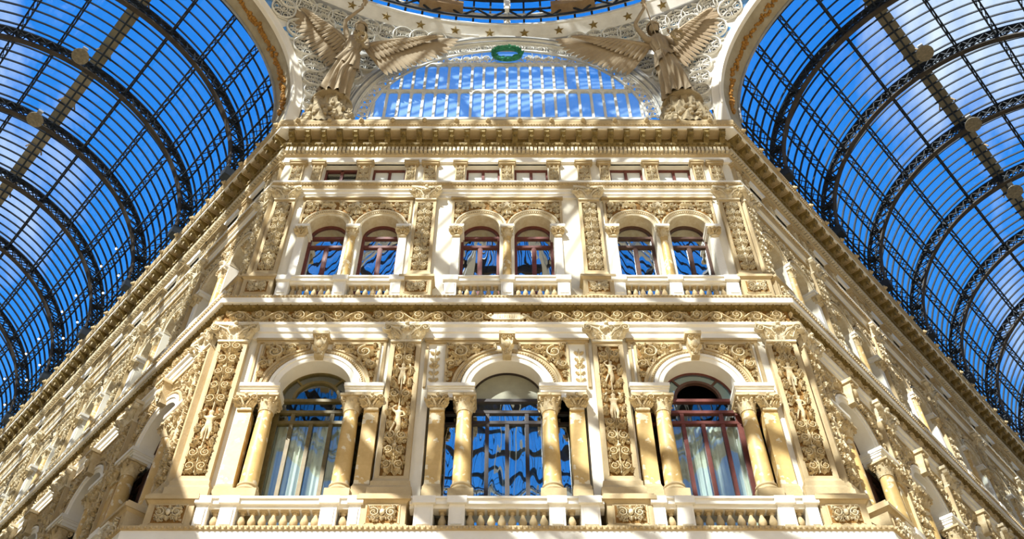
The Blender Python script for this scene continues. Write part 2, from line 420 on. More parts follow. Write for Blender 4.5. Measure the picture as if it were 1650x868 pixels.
# ------------------------------------------------------------------ lower pilaster
def make_pilaster(seed, figs):
    zb = 11.05; k = Kind('pilaster', 'pilaster')
    b = new(zb); b.box(-.46, .46, -.8, .02, 11.05, 11.6); b.taper(-.46, .46, -.8, .02, 11.6, 11.66, .05); b.box(-.54, .54, -.9, .02, 11.66, 11.75); b.box(-.51, .51, -.85, .02, 11.75, 11.82)
    b.box(-.49, .49, -.83, .02, 11.05, 11.1); rim(b, .33, 11.12, 11.57, -.8, .035)
    pl = new(zb); pl.box(-.315, .315, -.812, -.79, 11.13, 11.56)
    po = plaque_ornament(.6, .41, .085); 
    k.part('pedestal', b.mesh('pedestal', 'tan'), subs=[('plaque_field', pl.mesh('plaque_field', 'ochre'), None),
        ('plaque_carving', po.mesh('plaque_carving', 'carve_pale'), T((0, -.812, 11.345-zb)))])
    b = new(zb); b.box(-.47, .47, -.31, .02, 11.82, 12.38); b.taper(-.45, .45, -.28, .02, 12.38, 12.46, -.02); b.box(-.42, .42, -.25, .02, 12.46, 12.58); b.taper(-.41, .41, -.23, .02, 12.58, 12.68, -.035)
    k.part('base', b.mesh('pilaster_base', 'tan'))
    b = new(zb); framed(b, .37, 12.66, 16.76, .02, -.17, -.11, .085); rim(b, .275, 12.755, 16.665, -.15, .03)
    k.part('shaft', b.mesh('pilaster_shaft', 'tan'))
    b = new(zb); b.box(-.28, .28, -.118, -.105, 12.75, 16.67)
    orn = candelabra(.54, 3.86, .13, seed, figs)
    subs = [('carving', orn.mesh('panel_carving', 'carve'), T((0, -.118, 12.78-zb)))]
    for i, (a, c) in enumerate(figs):
        hgt = c-a
        me = PUTTO if (seed+i) % 2 else LADY
        subs.append(('relief_figure', me, T((0, -.13, 12.78+a+.06-zb)) @ Matrix.Diagonal((hgt*1.05, hgt*.9, hgt*.9, 1))))
    k.part('carved_panel', b.mesh('panel_field', 'ochre'), subs=subs)
    k.part('capital', flat_capital(.37, -.17, 16.76, 17.34, zb, .17).mesh('pilaster_capital', 'carve_pale'))
    return k
PIL = [make_pilaster(1, [(.9, 1.85)]), make_pilaster(2, [(1.1, 2.0), (2.55, 3.3)]), make_pilaster(3, [(1.5, 2.35), (2.6, 3.4)]), make_pilaster(4, [(1.5, 2.3), (2.5, 3.35)])]
# ------------------------------------------------------------------ upper pilaster
def make_upper(seed):
    zb = 18.25; k = Kind('pilaster', 'pilaster'); D = .25
    b = new(zb); b.box(-.4, .4, -.02, .36, 18.25, 19.28); b.taper(-.4, .4, -.02, .36, 19.28, 19.33, .05); b.box(-.47, .47, -.09, .36, 19.33, 19.42)
    rim(b, .3, 18.75, 19.2, -.02, .03)
    pl = new(zb); pl.box(-.29, .29, -.03, -.01, 18.76, 19.19)
    k.part('pedestal', b.mesh('upper_pedestal', 'tan'), subs=[('plaque_field', pl.mesh('upper_plaque_field', 'ochre'), None),
        ('plaque_carving', plaque_ornament(.54, .4, .075).mesh('upper_plaque_carving', 'carve_pale'), T((0, -.03, 18.975-zb)))])
    b = new(zb); b.box(-.38, .38, .1, .37, 19.42, 19.58); b.taper(-.36, .36, .13, .37, 19.58, 19.68, -.02); b.taper(-.34, .34, .16, .37, 19.68, 19.8, -.02)
    k.part('base', b.mesh('upper_base', 'tan'))
    b = new(zb); framed(b, .31, 19.8, 23.05, .37, .2, .25, .07); rim(b, .235, 19.88, 22.97, .21, .026)
    k.part('shaft', b.mesh('upper_shaft', 'tan'))
    b = new(zb); b.box(-.24, .24, .24, .255, 19.87, 22.98)
    k.part('carved_panel', b.mesh('upper_field', 'ochre'), subs=[('carving', candelabra(.46, 3.05, .115, seed).mesh('upper_carving', 'carve_pale'), T((0, .24, 19.9-zb)))])
    k.part('capital', flat_capital(.31, .2, 23.05, 23.6, zb, .13).mesh('upper_capital', 'carve_pale'))
    return k
UPIL = [make_upper(11), make_upper(12)]
# ------------------------------------------------------------------ columns and marble piers
def make_column():
    zb = 11.6; k = Kind('column', 'column'); r = .2
    b = new(zb); b.box(-.27, .27, -.27, .27, 11.6, 12.4)
    b.lathe([(.26, 12.4), (.275, 12.44), (.26, 12.48), (.225, 12.5), (.22, 12.53), (.24, 12.56), (.235, 12.6), (.205, 12.62)], 20)
    k.part('base', b.mesh('column_base', 'tan'))
    b = new(zb); b.lathe([(r, 12.6)]+[(r*(1-.17*t**1.6), 12.6+2.06*t) for t in (.2, .4, .6, .8, 1)], 20)
    k.part('shaft', b.mesh('column_shaft', 'marble'))
    k.part('capital', round_capital((0, 0), .168, 14.64, 15.06, zb).mesh('column_capital', 'carve'))
    return k
COLUMN = make_column()
def make_pier():
    zb = 11.6; k = Kind('pier', 'pier')
    b = new(zb); b.box(-.21, .21, -.17, .2, 11.6, 12.42); b.box(-.2, .2, -.15, .2, 12.42, 12.52); b.taper(-.19, .19, -.13, .2, 12.52, 12.6, -.015)
    k.part('base', b.mesh('pier_base', 'tan'))
    b = new(zb); b.box(-.17, .17, -.1, .2, 12.5, 14.66)
    k.part('shaft', b.mesh('pier_shaft', 'marble'))
    k.part('capital', flat_capital(.165, -.1, 14.64, 15.06, zb, .07).mesh('pier_capital', 'carve'))
    return k
PIER = make_pier()
# ------------------------------------------------------------------ lower arch surround
ZS = 15.42
def make_arch(W, hw, strips):
    zb = 15.05; k = Kind('arch_surround', 'arch')
    b = new(zb)
    b.arcsweep([(.87,.5),(.87,-.02),(.9,-.04),(1.0,-.04),(1.0,-.07),(1.08,-.075),(1.09,-.04),(1.1,.02)], 0, PI, 40, 0, ZS)
    k.part('archivolt', b.mesh('archivolt', 'trim'))
    b = new(zb)
    b.arcsweep([(1.12,.01),(1.12,-.05),(1.16,-.07),(1.2,-.05),(1.2,.01)], 0, PI, 40, 0, ZS)
    for i in range(52):
        a = PI*(i+.5)/52; b.ball((1.14*cos(a), -.07, ZS+1.14*sin(a)), .025, 5, 4)
    b.arcsweep([(1.22,.01),(1.22,-.03),(1.27,-.03),(1.27,.01)], 0, PI, 40, 0, ZS)
    k.part('bead_moulding', b.mesh('arch_bead', 'tan'))
    b = new(zb); b.add([(-.1,-.22,16.3),(.1,-.22,16.3),(.1,.02,16.3),(-.1,.02,16.3),(-.16,-.3,16.92),(.16,-.3,16.92),(.16,.02,16.92),(-.16,.02,16.92)],
        [(0,3,2,1),(4,5,6,7),(0,1,5,4),(1,2,6,5),(2,3,7,6),(3,0,4,7)]); b.box(-.2, .2, -.36, .02, 16.9, 17.0)
    b.ball((0, -.29, 16.62), .1, 8, 6, (.9, .6, 1.2))
    for s in (-1, 1): acanthus(b, s*.02, 16.42, PI/2-s*.5, .26, .2, .06, -.25); scroll(b, s*.08, 16.84, .07, 0, s, .05, -.29, 1.2, False)
    acanthus(b, 0, 16.55, -PI/2, .26, .2, .06, -.24)
    k.part('keystone', b.mesh('keystone', 'carve'))
    for s in (-1, 1):
        r0 = 1.29; a1 = math.acos(.3/r0); a0 = math.asin(.1/r0)
        arc = [(r0*cos(a0+(a1-a0)*i/14), ZS+r0*sin(a0+(a1-a0)*i/14)) for i in range(15)]
        poly = [(W, ZS+.1), (W, 16.85), (.3, 16.85)] + arc[::-1]
        poly = [(s*x, z) for x, z in poly]
        b = new(zb); b.prism(poly, -.02, .02)
        for i in range(len(poly)):
            p, q = poly[i], poly[(i+1) % len(poly)]; b.bar((p[0],-.03,p[1]), (q[0],-.03,q[1]), .06, .06)
        f = new(zb); ins = [(s*(abs(x)-.06 if i < 2 else abs(x)+.03), z+(.05 if i in (0,) else -.06 if i in (1, 2) else .04)) for i, (x, z) in enumerate(poly)]
        f.prism(ins, -.028, -.01)
        o = MB(); o.M = T((0, 0, -zb)); D = .11
        scroll(o, s*(W-.33), 16.52, .21, PI/2, s, D, -.028); scroll(o, s*(W-.7), 16.68, .11, 0, -s, D, -.028, 1.3)
        scroll(o, s*(W-.13), 16.12, .11, PI, s, D, -.028, 1.3); scroll(o, s*(W-.1), 15.82, .06, 0, s, D, -.028, 1.2, False)
        scroll(o, s*(W-.1), 16.75, .07, 0, s, D, -.028, 1.2, False)
        acanthus(o, s*(W-.55), 16.6, PI if s > 0 else 0, .3, .2, D, -.028); acanthus(o, s*(W-.2), 16.35, -PI/2-s*.25, .32, .2, D, -.028)
        acanthus(o, s*(W-.85), 16.72, PI if s > 0 else 0, .24, .12, D, -.028); acanthus(o, s*(W-.09), 15.95, -PI/2, .26, .12, D, -.028)
        acanthus(o, s*(W-.35), 16.4, -PI/2-s*.7, .24, .16, D, -.028)
        for xx in range(12):
            for zz in range(11):
                x_, z_ = .3+xx*.1+rng.uniform(-.03, .03), 15.58+zz*.12+rng.uniform(-.03, .03)
                if x_ < W-.09 and z_ < 16.78 and math.hypot(x_, z_-ZS) > 1.4: acanthus(o, s*x_, z_, rng.uniform(0, 6.28), .13, .1, D*rng.uniform(.5, .9), -.028)
        k.part('spandrel_panel', b.mesh('spandrel', 'tan'), subs=[('panel_field', f.mesh('spandrel_field', 'ochre'), None), ('carving', o.mesh('spandrel_carving', 'carve'), None)])
        b = new(zb); x0, x1 = (.78, hw) if s > 0 else (-hw, -.78)
        b.box(x0+.02, x1-.02, -.1, .45, 15.05, 15.2); b.box(x0, x1, -.13, .45, 15.2, 15.28); b.box(x0-.03, x1+.03, -.2, .45, 15.33, 15.43)
        b.box(x0-.015, x1+.015, -.16, .45, 15.28, 15.33)
        k.part('impost', b.mesh('impost', 'trim'))
        if strips:
            o = MB(); o.M = T((0, 0, -zb)); xs = s*(W+.28)
            stem(o, [(xs, 15.6+i*.11) for i in range(11)], .03, .03)
            for i in range(5):
                for q in (-1, 1): acanthus(o, xs, 15.62+i*.22, PI/2-q*.8, .17, .12, .05)
            rosette(o, xs, 16.2, .09, .06)
            k.part('palmette_strip', o.mesh('palmette', 'carve'))
    b = new(zb); e = W+(.45 if strips else .1)
    b.box(-e-.1, e+.1, -.1, .01, 16.93, 17.0); b.box(-e-.07, e+.07, -.06, .01, 16.88, 16.93)
    for s in (-1, 1): b.box(s*(e+.035)-.035, s*(e+.035)+.035, -.05, .01, 15.43, 16.88)
    k.part('hood_moulding', b.mesh('hood', 'tan'))
    return k
ARCH_C, ARCH_S = make_arch(1.47, 1.84, True), make_arch(1.42, 1.66, False)
# ------------------------------------------------------------------ balustrades
def baluster(b, x, y, z0, z1, r):
    h = z1-z0
    b.box(x-r*.95, x+r*.95, y-r*.95, y+r*.95, z0, z0+h*.07); b.box(x-r*.9, x+r*.9, y-r*.9, y+r*.9, z1-h*.09, z1)
    b.lathe([(r*.5, z0+h*.07), (r*.75, z0+h*.1), (r*.5, z0+h*.14), (r*.9, z0+h*.26), (r, z0+h*.36), (r*.85, z0+h*.5), (r*.5, z0+h*.68), (r*.4, z0+h*.78),
             (r*.65, z0+h*.82), (r*.45, z0+h*.85), (r*.6, z0+h*.91)], 10, x, y)
def make_balustrade(name, piers, bals, hw, z0, zr, z1, yc, t, r, pw):
    k = Kind('balustrade', 'balustrade'); zb = z0
    b = new(zb); b.box(-hw, hw, yc-t, yc+t, zr, zr+.07); b.box(-hw, hw, yc-t-.06, yc+t, zr+.07, z1-.05); b.box(-hw, hw, yc-t-.1, yc+t+(.5 if z0 < 15 else 0), z1-.05, z1)
    for x, w in piers: b.box(x-w-.04, x+w+.04, yc-t-.12, yc+t, zr+.06, z1)
    k.part('rail', b.mesh(name+'_rail', 'trim'))
    b = new(zb); b.box(-hw, hw, yc-t*.9, yc+t*.9, z0, z0+pw); k.part('plinth', b.mesh(name+'_plinth', 'tan'))
    for x, w in piers:
        b = new(zb); b.box(x-w, x+w, yc-t-.05, yc+t+(.8 if z0 < 15 else 0), z0, zr+.06); b.box(x-w+.05, x+w-.05, yc-t-.075, yc+t, z0+pw, zr-.03)
        k.part('pier', b.mesh(name+'_pier', 'trim'))
    b = MB(); baluster(b, 0, 0, 0, zr-z0-pw, r); me = b.mesh(name+'_baluster', 'tan')
    for x in bals: k.part('baluster', me, T((x, yc, pw)))
    return k
BAL_C = make_balustrade('lower', [(-1.0,.16),(1.0,.16),(-1.66,.19),(1.66,.19)], [-1.29,1.29]+[-.735+.21*i for i in range(8)], 1.95, 11.05, 11.52, 11.75, -.64, .12, .085, .06)
BAL_S = make_balustrade('lower_side', [(-1.0,.16),(1.0,.16),(-1.52,.12),(1.52,.12)], [-1.28,1.28]+[-.735+.21*i for i in range(8)], 1.66, 11.05, 11.52, 11.75, -.64, .12, .085, .06)
BAL_U = make_balustrade('upper', [(0,.16),(1.5,.16),(-1.5,.16)], [s*(.3+.19*i) for s in (-1, 1) for i in range(6)], 1.7, 18.25, 19.16, 19.4, .17, .13, .075, .5)
# ------------------------------------------------------------------ twin arches of the upper storey
ZU = 21.95; UC = .77
def make_twin():
    zb = 19.4; k = Kind('twin_arch', 'arch'); y = .35
    for s in (-1, 1):
        b = new(zb); c = s*UC
        b.arcsweep([(.55,y+.45),(.55,y-.01),(.575,y-.03),(.63,y-.03),(.64,y-.055),(.70,y-.06),(.71,y-.085),(.745,y-.09),(.768,y-.05),(.768,y+.02)], 0, PI, 32, c, ZU)
        k.part('archivolt', b.mesh('upper_archivolt', 'carve_pale'))
        b = new(zb)
        for i in range(34):
            a = PI*(i+.5)/34; b.ball((c+.668*cos(a), y-.07, ZU+.668*sin(a)), .02, 5, 4)
        k.part('bead_moulding', b.mesh('upper_bead', 'tan'))
        b = new(zb); x = s*1.45
        b.box(x-.11, x+.11, y-.06, y+.12, 19.62, 21.45); k.part('side_pier', b.mesh('side_pier', 'trim'))
        b = new(zb); b.box(x-.14, x+.14, y-.1, y+.12, 19.4, 19.62); k.part('pier_base', b.mesh('side_pier_base', 'tan'))
        cb = flat_capital(.11, y-.06, 21.45, 21.75, zb, .06); cb.v = [(p[0]+x, p[1], p[2]) for p in cb.v]
        k.part('pier_capital', cb.mesh('side_pier_capital', 'carve'))
        b = new(zb); x0 = x-.17 if s > 0 else x-.16; b.box(x-.18, x+.18, y-.11, y+.4, 21.75, 21.85); b.box(x-.21, x+.21, y-.15, y+.4, 21.85, ZU)
        k.part('impost', b.mesh('upper_impost', 'trim'))
        b = new(zb); b.box(-.17, .17, y-.11, y+.4, 21.75, 21.85); b.box(-.2, .2, y-.15, y+.4, 21.85, ZU)
    k.part('impost', b.mesh('upper_impost_mid', 'trim'))
    b = new(zb); W = 1.54; n = 20
    arc = [(UC+.79*cos(a), ZU+.79*sin(a)) for a in [PI*i/n for i in range(n+1)]]
    poly = [(W, ZU+.02)] + [(W, 23.1), (-W, 23.1), (-W, ZU+.02)] + [(-x, z) for x, z in arc if True] + [(x, z) for x, z in arc[::-1]]
    # polygon strip: build as quads from the arches up to the top edge
    for s in (-1, 1):
        pts = [(s*(UC+.79*cos(PI-PI*i/24)), ZU+.79*sin(PI-PI*i/24)) for i in range(25)]
        for p, q in zip(pts, pts[1:]):
            b.add([(p[0],y-.02,p[1]),(q[0],y-.02,q[1]),(q[0],y-.02,23.1),(p[0],y-.02,23.1)], [(0,1,2,3)])
    f = b
    o = MB(); o.M = T((0, 0, -zb)); D = .1; y0 = y-.02
    for s in (-1, 1):
        scroll(o, s*.16, 22.86, .14, PI/2, s, D, y0); scroll(o, s*.42, 22.92, .1, 0, -s, D, y0, 1.3); scroll(o, s*1.4, 22.92, .11, PI, s, D, y0); scroll(o, s*1.18, 22.95, .09, 0, -s, D, y0, 1.3)
        scroll(o, s*1.45, 22.65, .07, 0, s, D, y0, 1.2); acanthus(o, s*.6, 22.93, 0 if s > 0 else PI, .3, .16, D, y0); acanthus(o, s*1.08, 22.95, PI if s > 0 else 0, .3, .16, D, y0)
        acanthus(o, s*.08, 22.7, -PI/2+s*.2, .22, .14, D, y0); acanthus(o, s*1.47, 22.55, -PI/2, .25, .12, D, y0)
    o.ball((0, y0-.05, 22.95), .1, 8, 6, (.9, .7, 1.2)); acanthus(o, 0, 22.75, -PI/2, .3, .22, D*1.3, y0)
    for xx in range(29):
        for zz in range(9):
            x_, z_ = -1.46+xx*.104+rng.uniform(-.03, .03), 22.1+zz*.115+rng.uniform(-.03, .03)
            if z_ < 23.05 and math.hypot(abs(x_)-UC, z_-ZU) > .85: acanthus(o, x_, z_, rng.uniform(0, 6.28), .12, .1, D*rng.uniform(.5, .9), y0)
    k.part('relief_panel', f.mesh('relief_panel', 'ochre'), subs=[('carving', o.mesh('relief_carving', 'carve_pale'), None)])
    b = new(zb)
    for s in (-1, 1): b.box(s*1.58-.035, s*1.58+.035, y-.07, y+.02, ZU+.02, 23.1)
    b.box(-1.62, 1.62, y-.07, y+.02, 23.1, 23.17); b.box(-1.66, 1.66, y-.12, y+.02, 23.24, 23.3)
    k.part('panel_frame', b.mesh('twin_frame', 'tan'))
    return k
TWIN = make_twin()
def make_colonnette():
    zb = 19.4; k = Kind('colonnette', 'column'); y = .33
    b = new(zb); b.box(-.17, .17, y-.17, y+.17, 19.4, 19.58); b.lathe([(.165, 19.58), (.17, 19.61), (.14, 19.65), (.15, 19.68), (.125, 19.7)], 14, 0, y)
    k.part('base', b.mesh('colonnette_base', 'tan'))
    b = new(zb); b.lathe([(.125, 19.7), (.123, 20.4), (.107, 21.45)], 14, 0, y); k.part('shaft', b.mesh('colonnette_shaft', 'marble'))
    k.part('capital', round_capital((0, y), .107, 21.43, 21.76, zb).mesh('colonnette_capital', 'carve'))
    return k
COLN = make_colonnette()
# ------------------------------------------------------------------ attic pilasters
def make_attic(w, seed):
    zb = 23.95; k = Kind('attic_pilaster', 'pilaster')
    b = new(zb); framed(b, w, 23.95, 24.98, .37, .24, .28, .04); b.box(-w-.05, w+.05, .19, .37, 24.98, 25.05); b.box(-w-.08, w+.08, .16, .37, 25.05, 25.14)
    k.part('shaft', b.mesh('attic_shaft', 'tan'))
    f = new(zb); f.box(-w+.045, w-.045, .272, .285, 24.0, 24.93)
    k.part('carved_panel', f.mesh('attic_field', 'ochre'), subs=[('carving', candelabra(w*1.75, .9, .06, seed).mesh('attic_carving', 'carve_pale'), T((0, .272, 24.02-zb)))])
    return k
ATT_W, ATT_N = make_attic(.2, 21), make_attic(.15, 22)
# ------------------------------------------------------------------ windows
def make_lower_window(wood, fan, glassm, hw, wide=True):
    zb = 11.1; k = Kind('window', 'window'); y = .45; t = .045
    b = new(zb); g = new(zb); p = new(zb)
    for x in (-.84, .84): b.box(x-.05, x+.05, y-.05, y+.06, 11.1, ZS)
    for x in (-.46, 0, .46): b.box(x-t, x+t, y-.045, y+.05, 11.1, 14.72)
    for x in (-.46, .46): b.box(x-t, x+t, y-.045, y+.05, 14.72, 15.02)
    for z in (11.1, 14.68, 15.0, 15.36): b.box(-.84, .84, y-.055, y+.06, z, z+.085)
    b.arcsweep([(.84, y-.05), (.93, y-.05), (.93, y+.06), (.84, y+.06)], 0, PI, 28, 0, ZS)
    if fan == 'ring':
        b.arcsweep([(.5, y-.05), (.57, y-.05), (.57, y+.05), (.5, y+.05)], 0, PI, 24, 0, ZS+.04)
        for a in (50, 130): b.bar((.55*cos(R(a)), y, ZS+.55*sin(R(a))), (.88*cos(R(a)), y, ZS+.88*sin(R(a))), .05)
    g.box(-.84, .84, y, y+.012, 11.12, ZS)
    for s in (-1, 1):
        x0, x1 = (1.02, hw-.1) if s > 0 else (-hw+.1, -1.02)
        for x in (x0, x1): b.box(x-.04, x+.04, y-.05, y+.06, 11.1, 15.06)
        for z in (11.1, 14.66, 14.98): b.box(x0, x1, y-.05, y+.06, z, z+.07)
        g.box(x0, x1, y, y+.012, 11.12, 15.03)
        b.box(min(s*.89, x0 if s > 0 else x1), max(s*.89, x0 if s > 0 else x1), y-.04, y+.1, 11.1, 15.1)
    half = [(.9*cos(PI*i/24), ZS+.9*sin(PI*i/24)) for i in range(25)]
    k.part('frame', b.mesh('lower_frame', wood), label=None)
    k.part('pane', g.mesh('lower_pane', glassm))
    if fan == 'panel': p.prism(half, y+.0, y+.02); k.part('fanlight_panel', p.mesh('fan_panel', 'panel_grey'), label='plain grey-green arched panel above the panes')
    elif fan == 'ring': p.prism(half, y+.0, y+.012); k.part('fanlight_pane', p.mesh('fan_pane', glassm))
    else:
        q = [(.5*cos(PI*i/24), ZS+.04+.5*sin(PI*i/24)) for i in range(25)]
        ring = half+q[::-1]; p.prism(ring, y, y+.012)
        b2 = new(zb); b2.arcsweep([(.5, y-.05), (.57, y-.05), (.57, y+.05), (.5, y+.05)], 0, PI, 24, 0, ZS+.04)
        for a in (50, 130): b2.bar((.55*cos(R(a)), y, ZS+.55*sin(R(a))), (.88*cos(R(a)), y, ZS+.88*sin(R(a))), .05)
        k.part('fanlight_frame', b2.mesh('open_fan', 'wood_brown')); k.part('fanlight_pane', p.mesh('open_fan_pane', 'vent_glass'), label='blue-tinted fanlight glass round the open half-round vent')
    return k
LW = {'olive': make_lower_window('wood_olive', 'ring', 'pane', 1.66), 'dark': make_lower_window('wood_dark', 'panel', 'pane_wavy', 1.84),
      'red': make_lower_window('wood_red', 'open', 'pane', 1.66), 'brown': make_lower_window('wood_brown', 'ring', 'pane', 1.66)}
def make_upper_window(wood, g2):
    zb = 18.5; k = Kind('window', 'window'); y = .78; b = new(zb); g = new(zb)
    for x in (-.53, .53): b.box(x-.045, x+.045, y-.05, y+.05, 18.5, ZU+.02)
    b.box(-.04, .04, y-.05, y+.05, 18.5, 21.55)
    for z in (18.5, 21.5, 21.9): b.box(-.53, .53, y-.055, y+.05, z, z+.09)
    b.arcsweep([(.49, y-.05), (.6, y-.05), (.6, y+.05), (.49, y+.05)], 0, PI, 24, 0, ZU)
    for x in (-.27, .27):
        for z0, z1 in ((18.57, 21.5),):
            b.box(x-.235, x-.205, y-.035, y+.03, z0, z1); b.box(x+.205, x+.235, y-.035, y+.03, z0, z1)
    g.box(-.53, .53, y, y+.012, 18.52, ZU); g.prism([(.53*cos(PI*i/24), ZU+.53*sin(PI*i/24)) for i in range(25)], y, y+.012)
    k.part('frame', b.mesh('upper_frame', wood)); k.part('pane', g.mesh('upper_pane', g2))
    return k
UW = {'red': make_upper_window('wood_red', 'pane_mirror'), 'brown': make_upper_window('wood_brown', 'pane_mirror')}
def make_attic_window(wood, w, gl):
    zb = 23.95; k = Kind('window', 'window'); y = .62; b = new(zb); g = new(zb)
    for x in (-w, 0, w): b.box(x-.045, x+.045, y-.05, y+.05, 23.95, 25.14)
    for z in (23.95, 25.06): b.box(-w, w, y-.05, y+.05, z, z+.08)
    g.box(-w, w, y, y+.012, 24.0, 25.1)
    k.part('frame', b.mesh('attic_frame', wood)); k.part('pane', g.mesh('attic_pane', gl))
    return k
AW, AW_CLEAR = make_attic_window('wood_red', .5, 'pane_frosted'), make_attic_window('wood_red', .5, 'pane')
def curtain_mesh(w, z0, z1, n, amp):
    b = MB(); b.grid(lambda u, v: ((u-.5)*w, amp*sin(u*n*2*PI)*(1-.3*v)+.02*sin(u*37), z0+(z1-z0)*v), n*8, 3)
    o = [(p[0], p[1]+.008, p[2]) for p in b.v]; L = len(b.v); b.add(o, [tuple(q for q in f[::-1]) for f in list(b.f)])
    return b.mesh('curtain', 'curtain')
CURT = curtain_mesh(.82, 0, 3.3, 7, .03)
glass('pend_blue', (.5, .75, 1.0), .1, milk=.3, milkc=(.25, .55, .95))
SUN_E, SUN_DIR, EXPO = 8.8, (-.37, -.64, .68), 0.38
HORIZON, HORIZON2 = (.5, .42, .30), (.42, .42, .40)
# ------------------------------------------------------------------ walls
def arch_wall(b, x0, x1, z0, z1, y, ops, dep=.5):
    # ops: (cx, half_width, z_bottom, z_shoulder, r, z_spring)   r = 0: plain rectangular opening
    xs = x0
    for cx, hw, zb, zi, r, zs in ops:
        def q(a, c, e, g):
            if c-a > 1e-4 and g-e > 1e-4: b.add([(a,y,e),(c,y,e),(c,y,g),(a,y,g)], [(0,1,2,3)])
        q(xs, cx-hw, z0, z1); q(cx-hw, cx+hw, z0, zb)
        path = [(cx-hw, zb), (cx-hw, zi)]
        if r:
            q(cx-hw, cx-r, zi, z1); q(cx+r, cx+hw, zi, z1)
            arc = [(cx-r*cos(PI*i/28), zs+r*sin(PI*i/28)) for i in range(29)]
            for p, s in zip(arc, arc[1:]): b.add([(p[0],y,p[1]),(s[0],y,s[1]),(s[0],y,z1),(p[0],y,z1)], [(0,1,2,3)])
            path += ([(cx-r, zi)] if zi < zs else []) + arc + ([(cx+r, zi)] if zi < zs else [])
        else: q(cx-hw, cx+hw, zi, z1)
        path += [(cx+hw, zi), (cx+hw, zb), (cx-hw, zb)]
        for p, s in zip(path, path[1:]):
            if abs(p[0]-s[0])+abs(p[1]-s[1]) > 1e-5: b.add([(p[0],y,p[1]),(s[0],y,s[1]),(s[0],y+dep,s[1]),(p[0],y+dep,p[1])], [(0,1,2,3)])
        xs = cx+hw
    b.add([(xs,y,z0),(x1,y,z0),(x1,y,z1),(xs,y,z1)], [(0,1,2,3)])
WL = {'left': 6, 'right': 6}
PITCH = 3.85
def bayx(side, n): x = 2.3+PITCH*n; return -x if side == 'left' else x
def pilx(side, n): x = .42+PITCH*n; return -x if side == 'left' else x
BAYS = {'front': [-4.55, 0, 4.55], 'left': [bayx('left', n) for n in range(6)], 'right': [bayx('right', n) for n in range(6)]}
UB = {'front': [-4.42, 0, 4.46], 'left': BAYS['left'], 'right': BAYS['right']}
LOWN, UPN, ATN = 4, 6, 6
def span(side, d, L=24.2):
    if side == 'front': return -(HX+MIT*d), HX+MIT*d
    return (-L, MIT*d) if side == 'left' else (-MIT*d, L)
AOFF = {'front': .5, 'left': .72, 'right': .72}
for side in ('front', 'left', 'right'):
    b = MB(); s = sorted(BAYS[side]); x0, x1 = span(side, 0)
    arch_wall(b, x0, x1, 9.5, 17.6, 0, [(cx, 1.84 if (side == 'front' and cx == 0) else 1.66, 11.08, 15.05, .88, ZS) for cx in s], .55)
    x0, x1 = span(side, -.35); ops = []
    for cx in sorted(UB[side]): ops += [(cx-UC, .56, 18.5, ZU, .56, ZU), (cx+UC, .56, 18.5, ZU, .56, ZU)]
    arch_wall(b, x0, x1, 17.6, 23.9, .35, ops, .5); ops = []
    for cx in sorted(UB[side]): ops += [(cx-.75, .52, 23.93, 25.14, 0, 0), (cx+.75, .52, 23.93, 25.14, 0, 0)]
    arch_wall(b, x0, x1, 23.9, 27.7, .35, ops, .45)
    struct('wall_'+side, b.mesh('wall_'+side, 'plaster'), {'front': 'cream plaster front wall between the two corners, three arched bays wide',
        'left': 'cream plaster wall running back from the left corner', 'right': 'cream plaster wall running back from the right corner'}[side], 'wall', FR[side])
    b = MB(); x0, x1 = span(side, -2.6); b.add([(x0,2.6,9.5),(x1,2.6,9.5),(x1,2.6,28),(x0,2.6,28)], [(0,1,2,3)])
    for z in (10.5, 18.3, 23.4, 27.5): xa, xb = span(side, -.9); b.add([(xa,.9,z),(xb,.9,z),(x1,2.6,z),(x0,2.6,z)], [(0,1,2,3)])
    struct('wall_inner_'+side, b.mesh('inner', 'dark'), 'dark room wall behind the windows of the %s wall' % side, 'wall', FR[side])
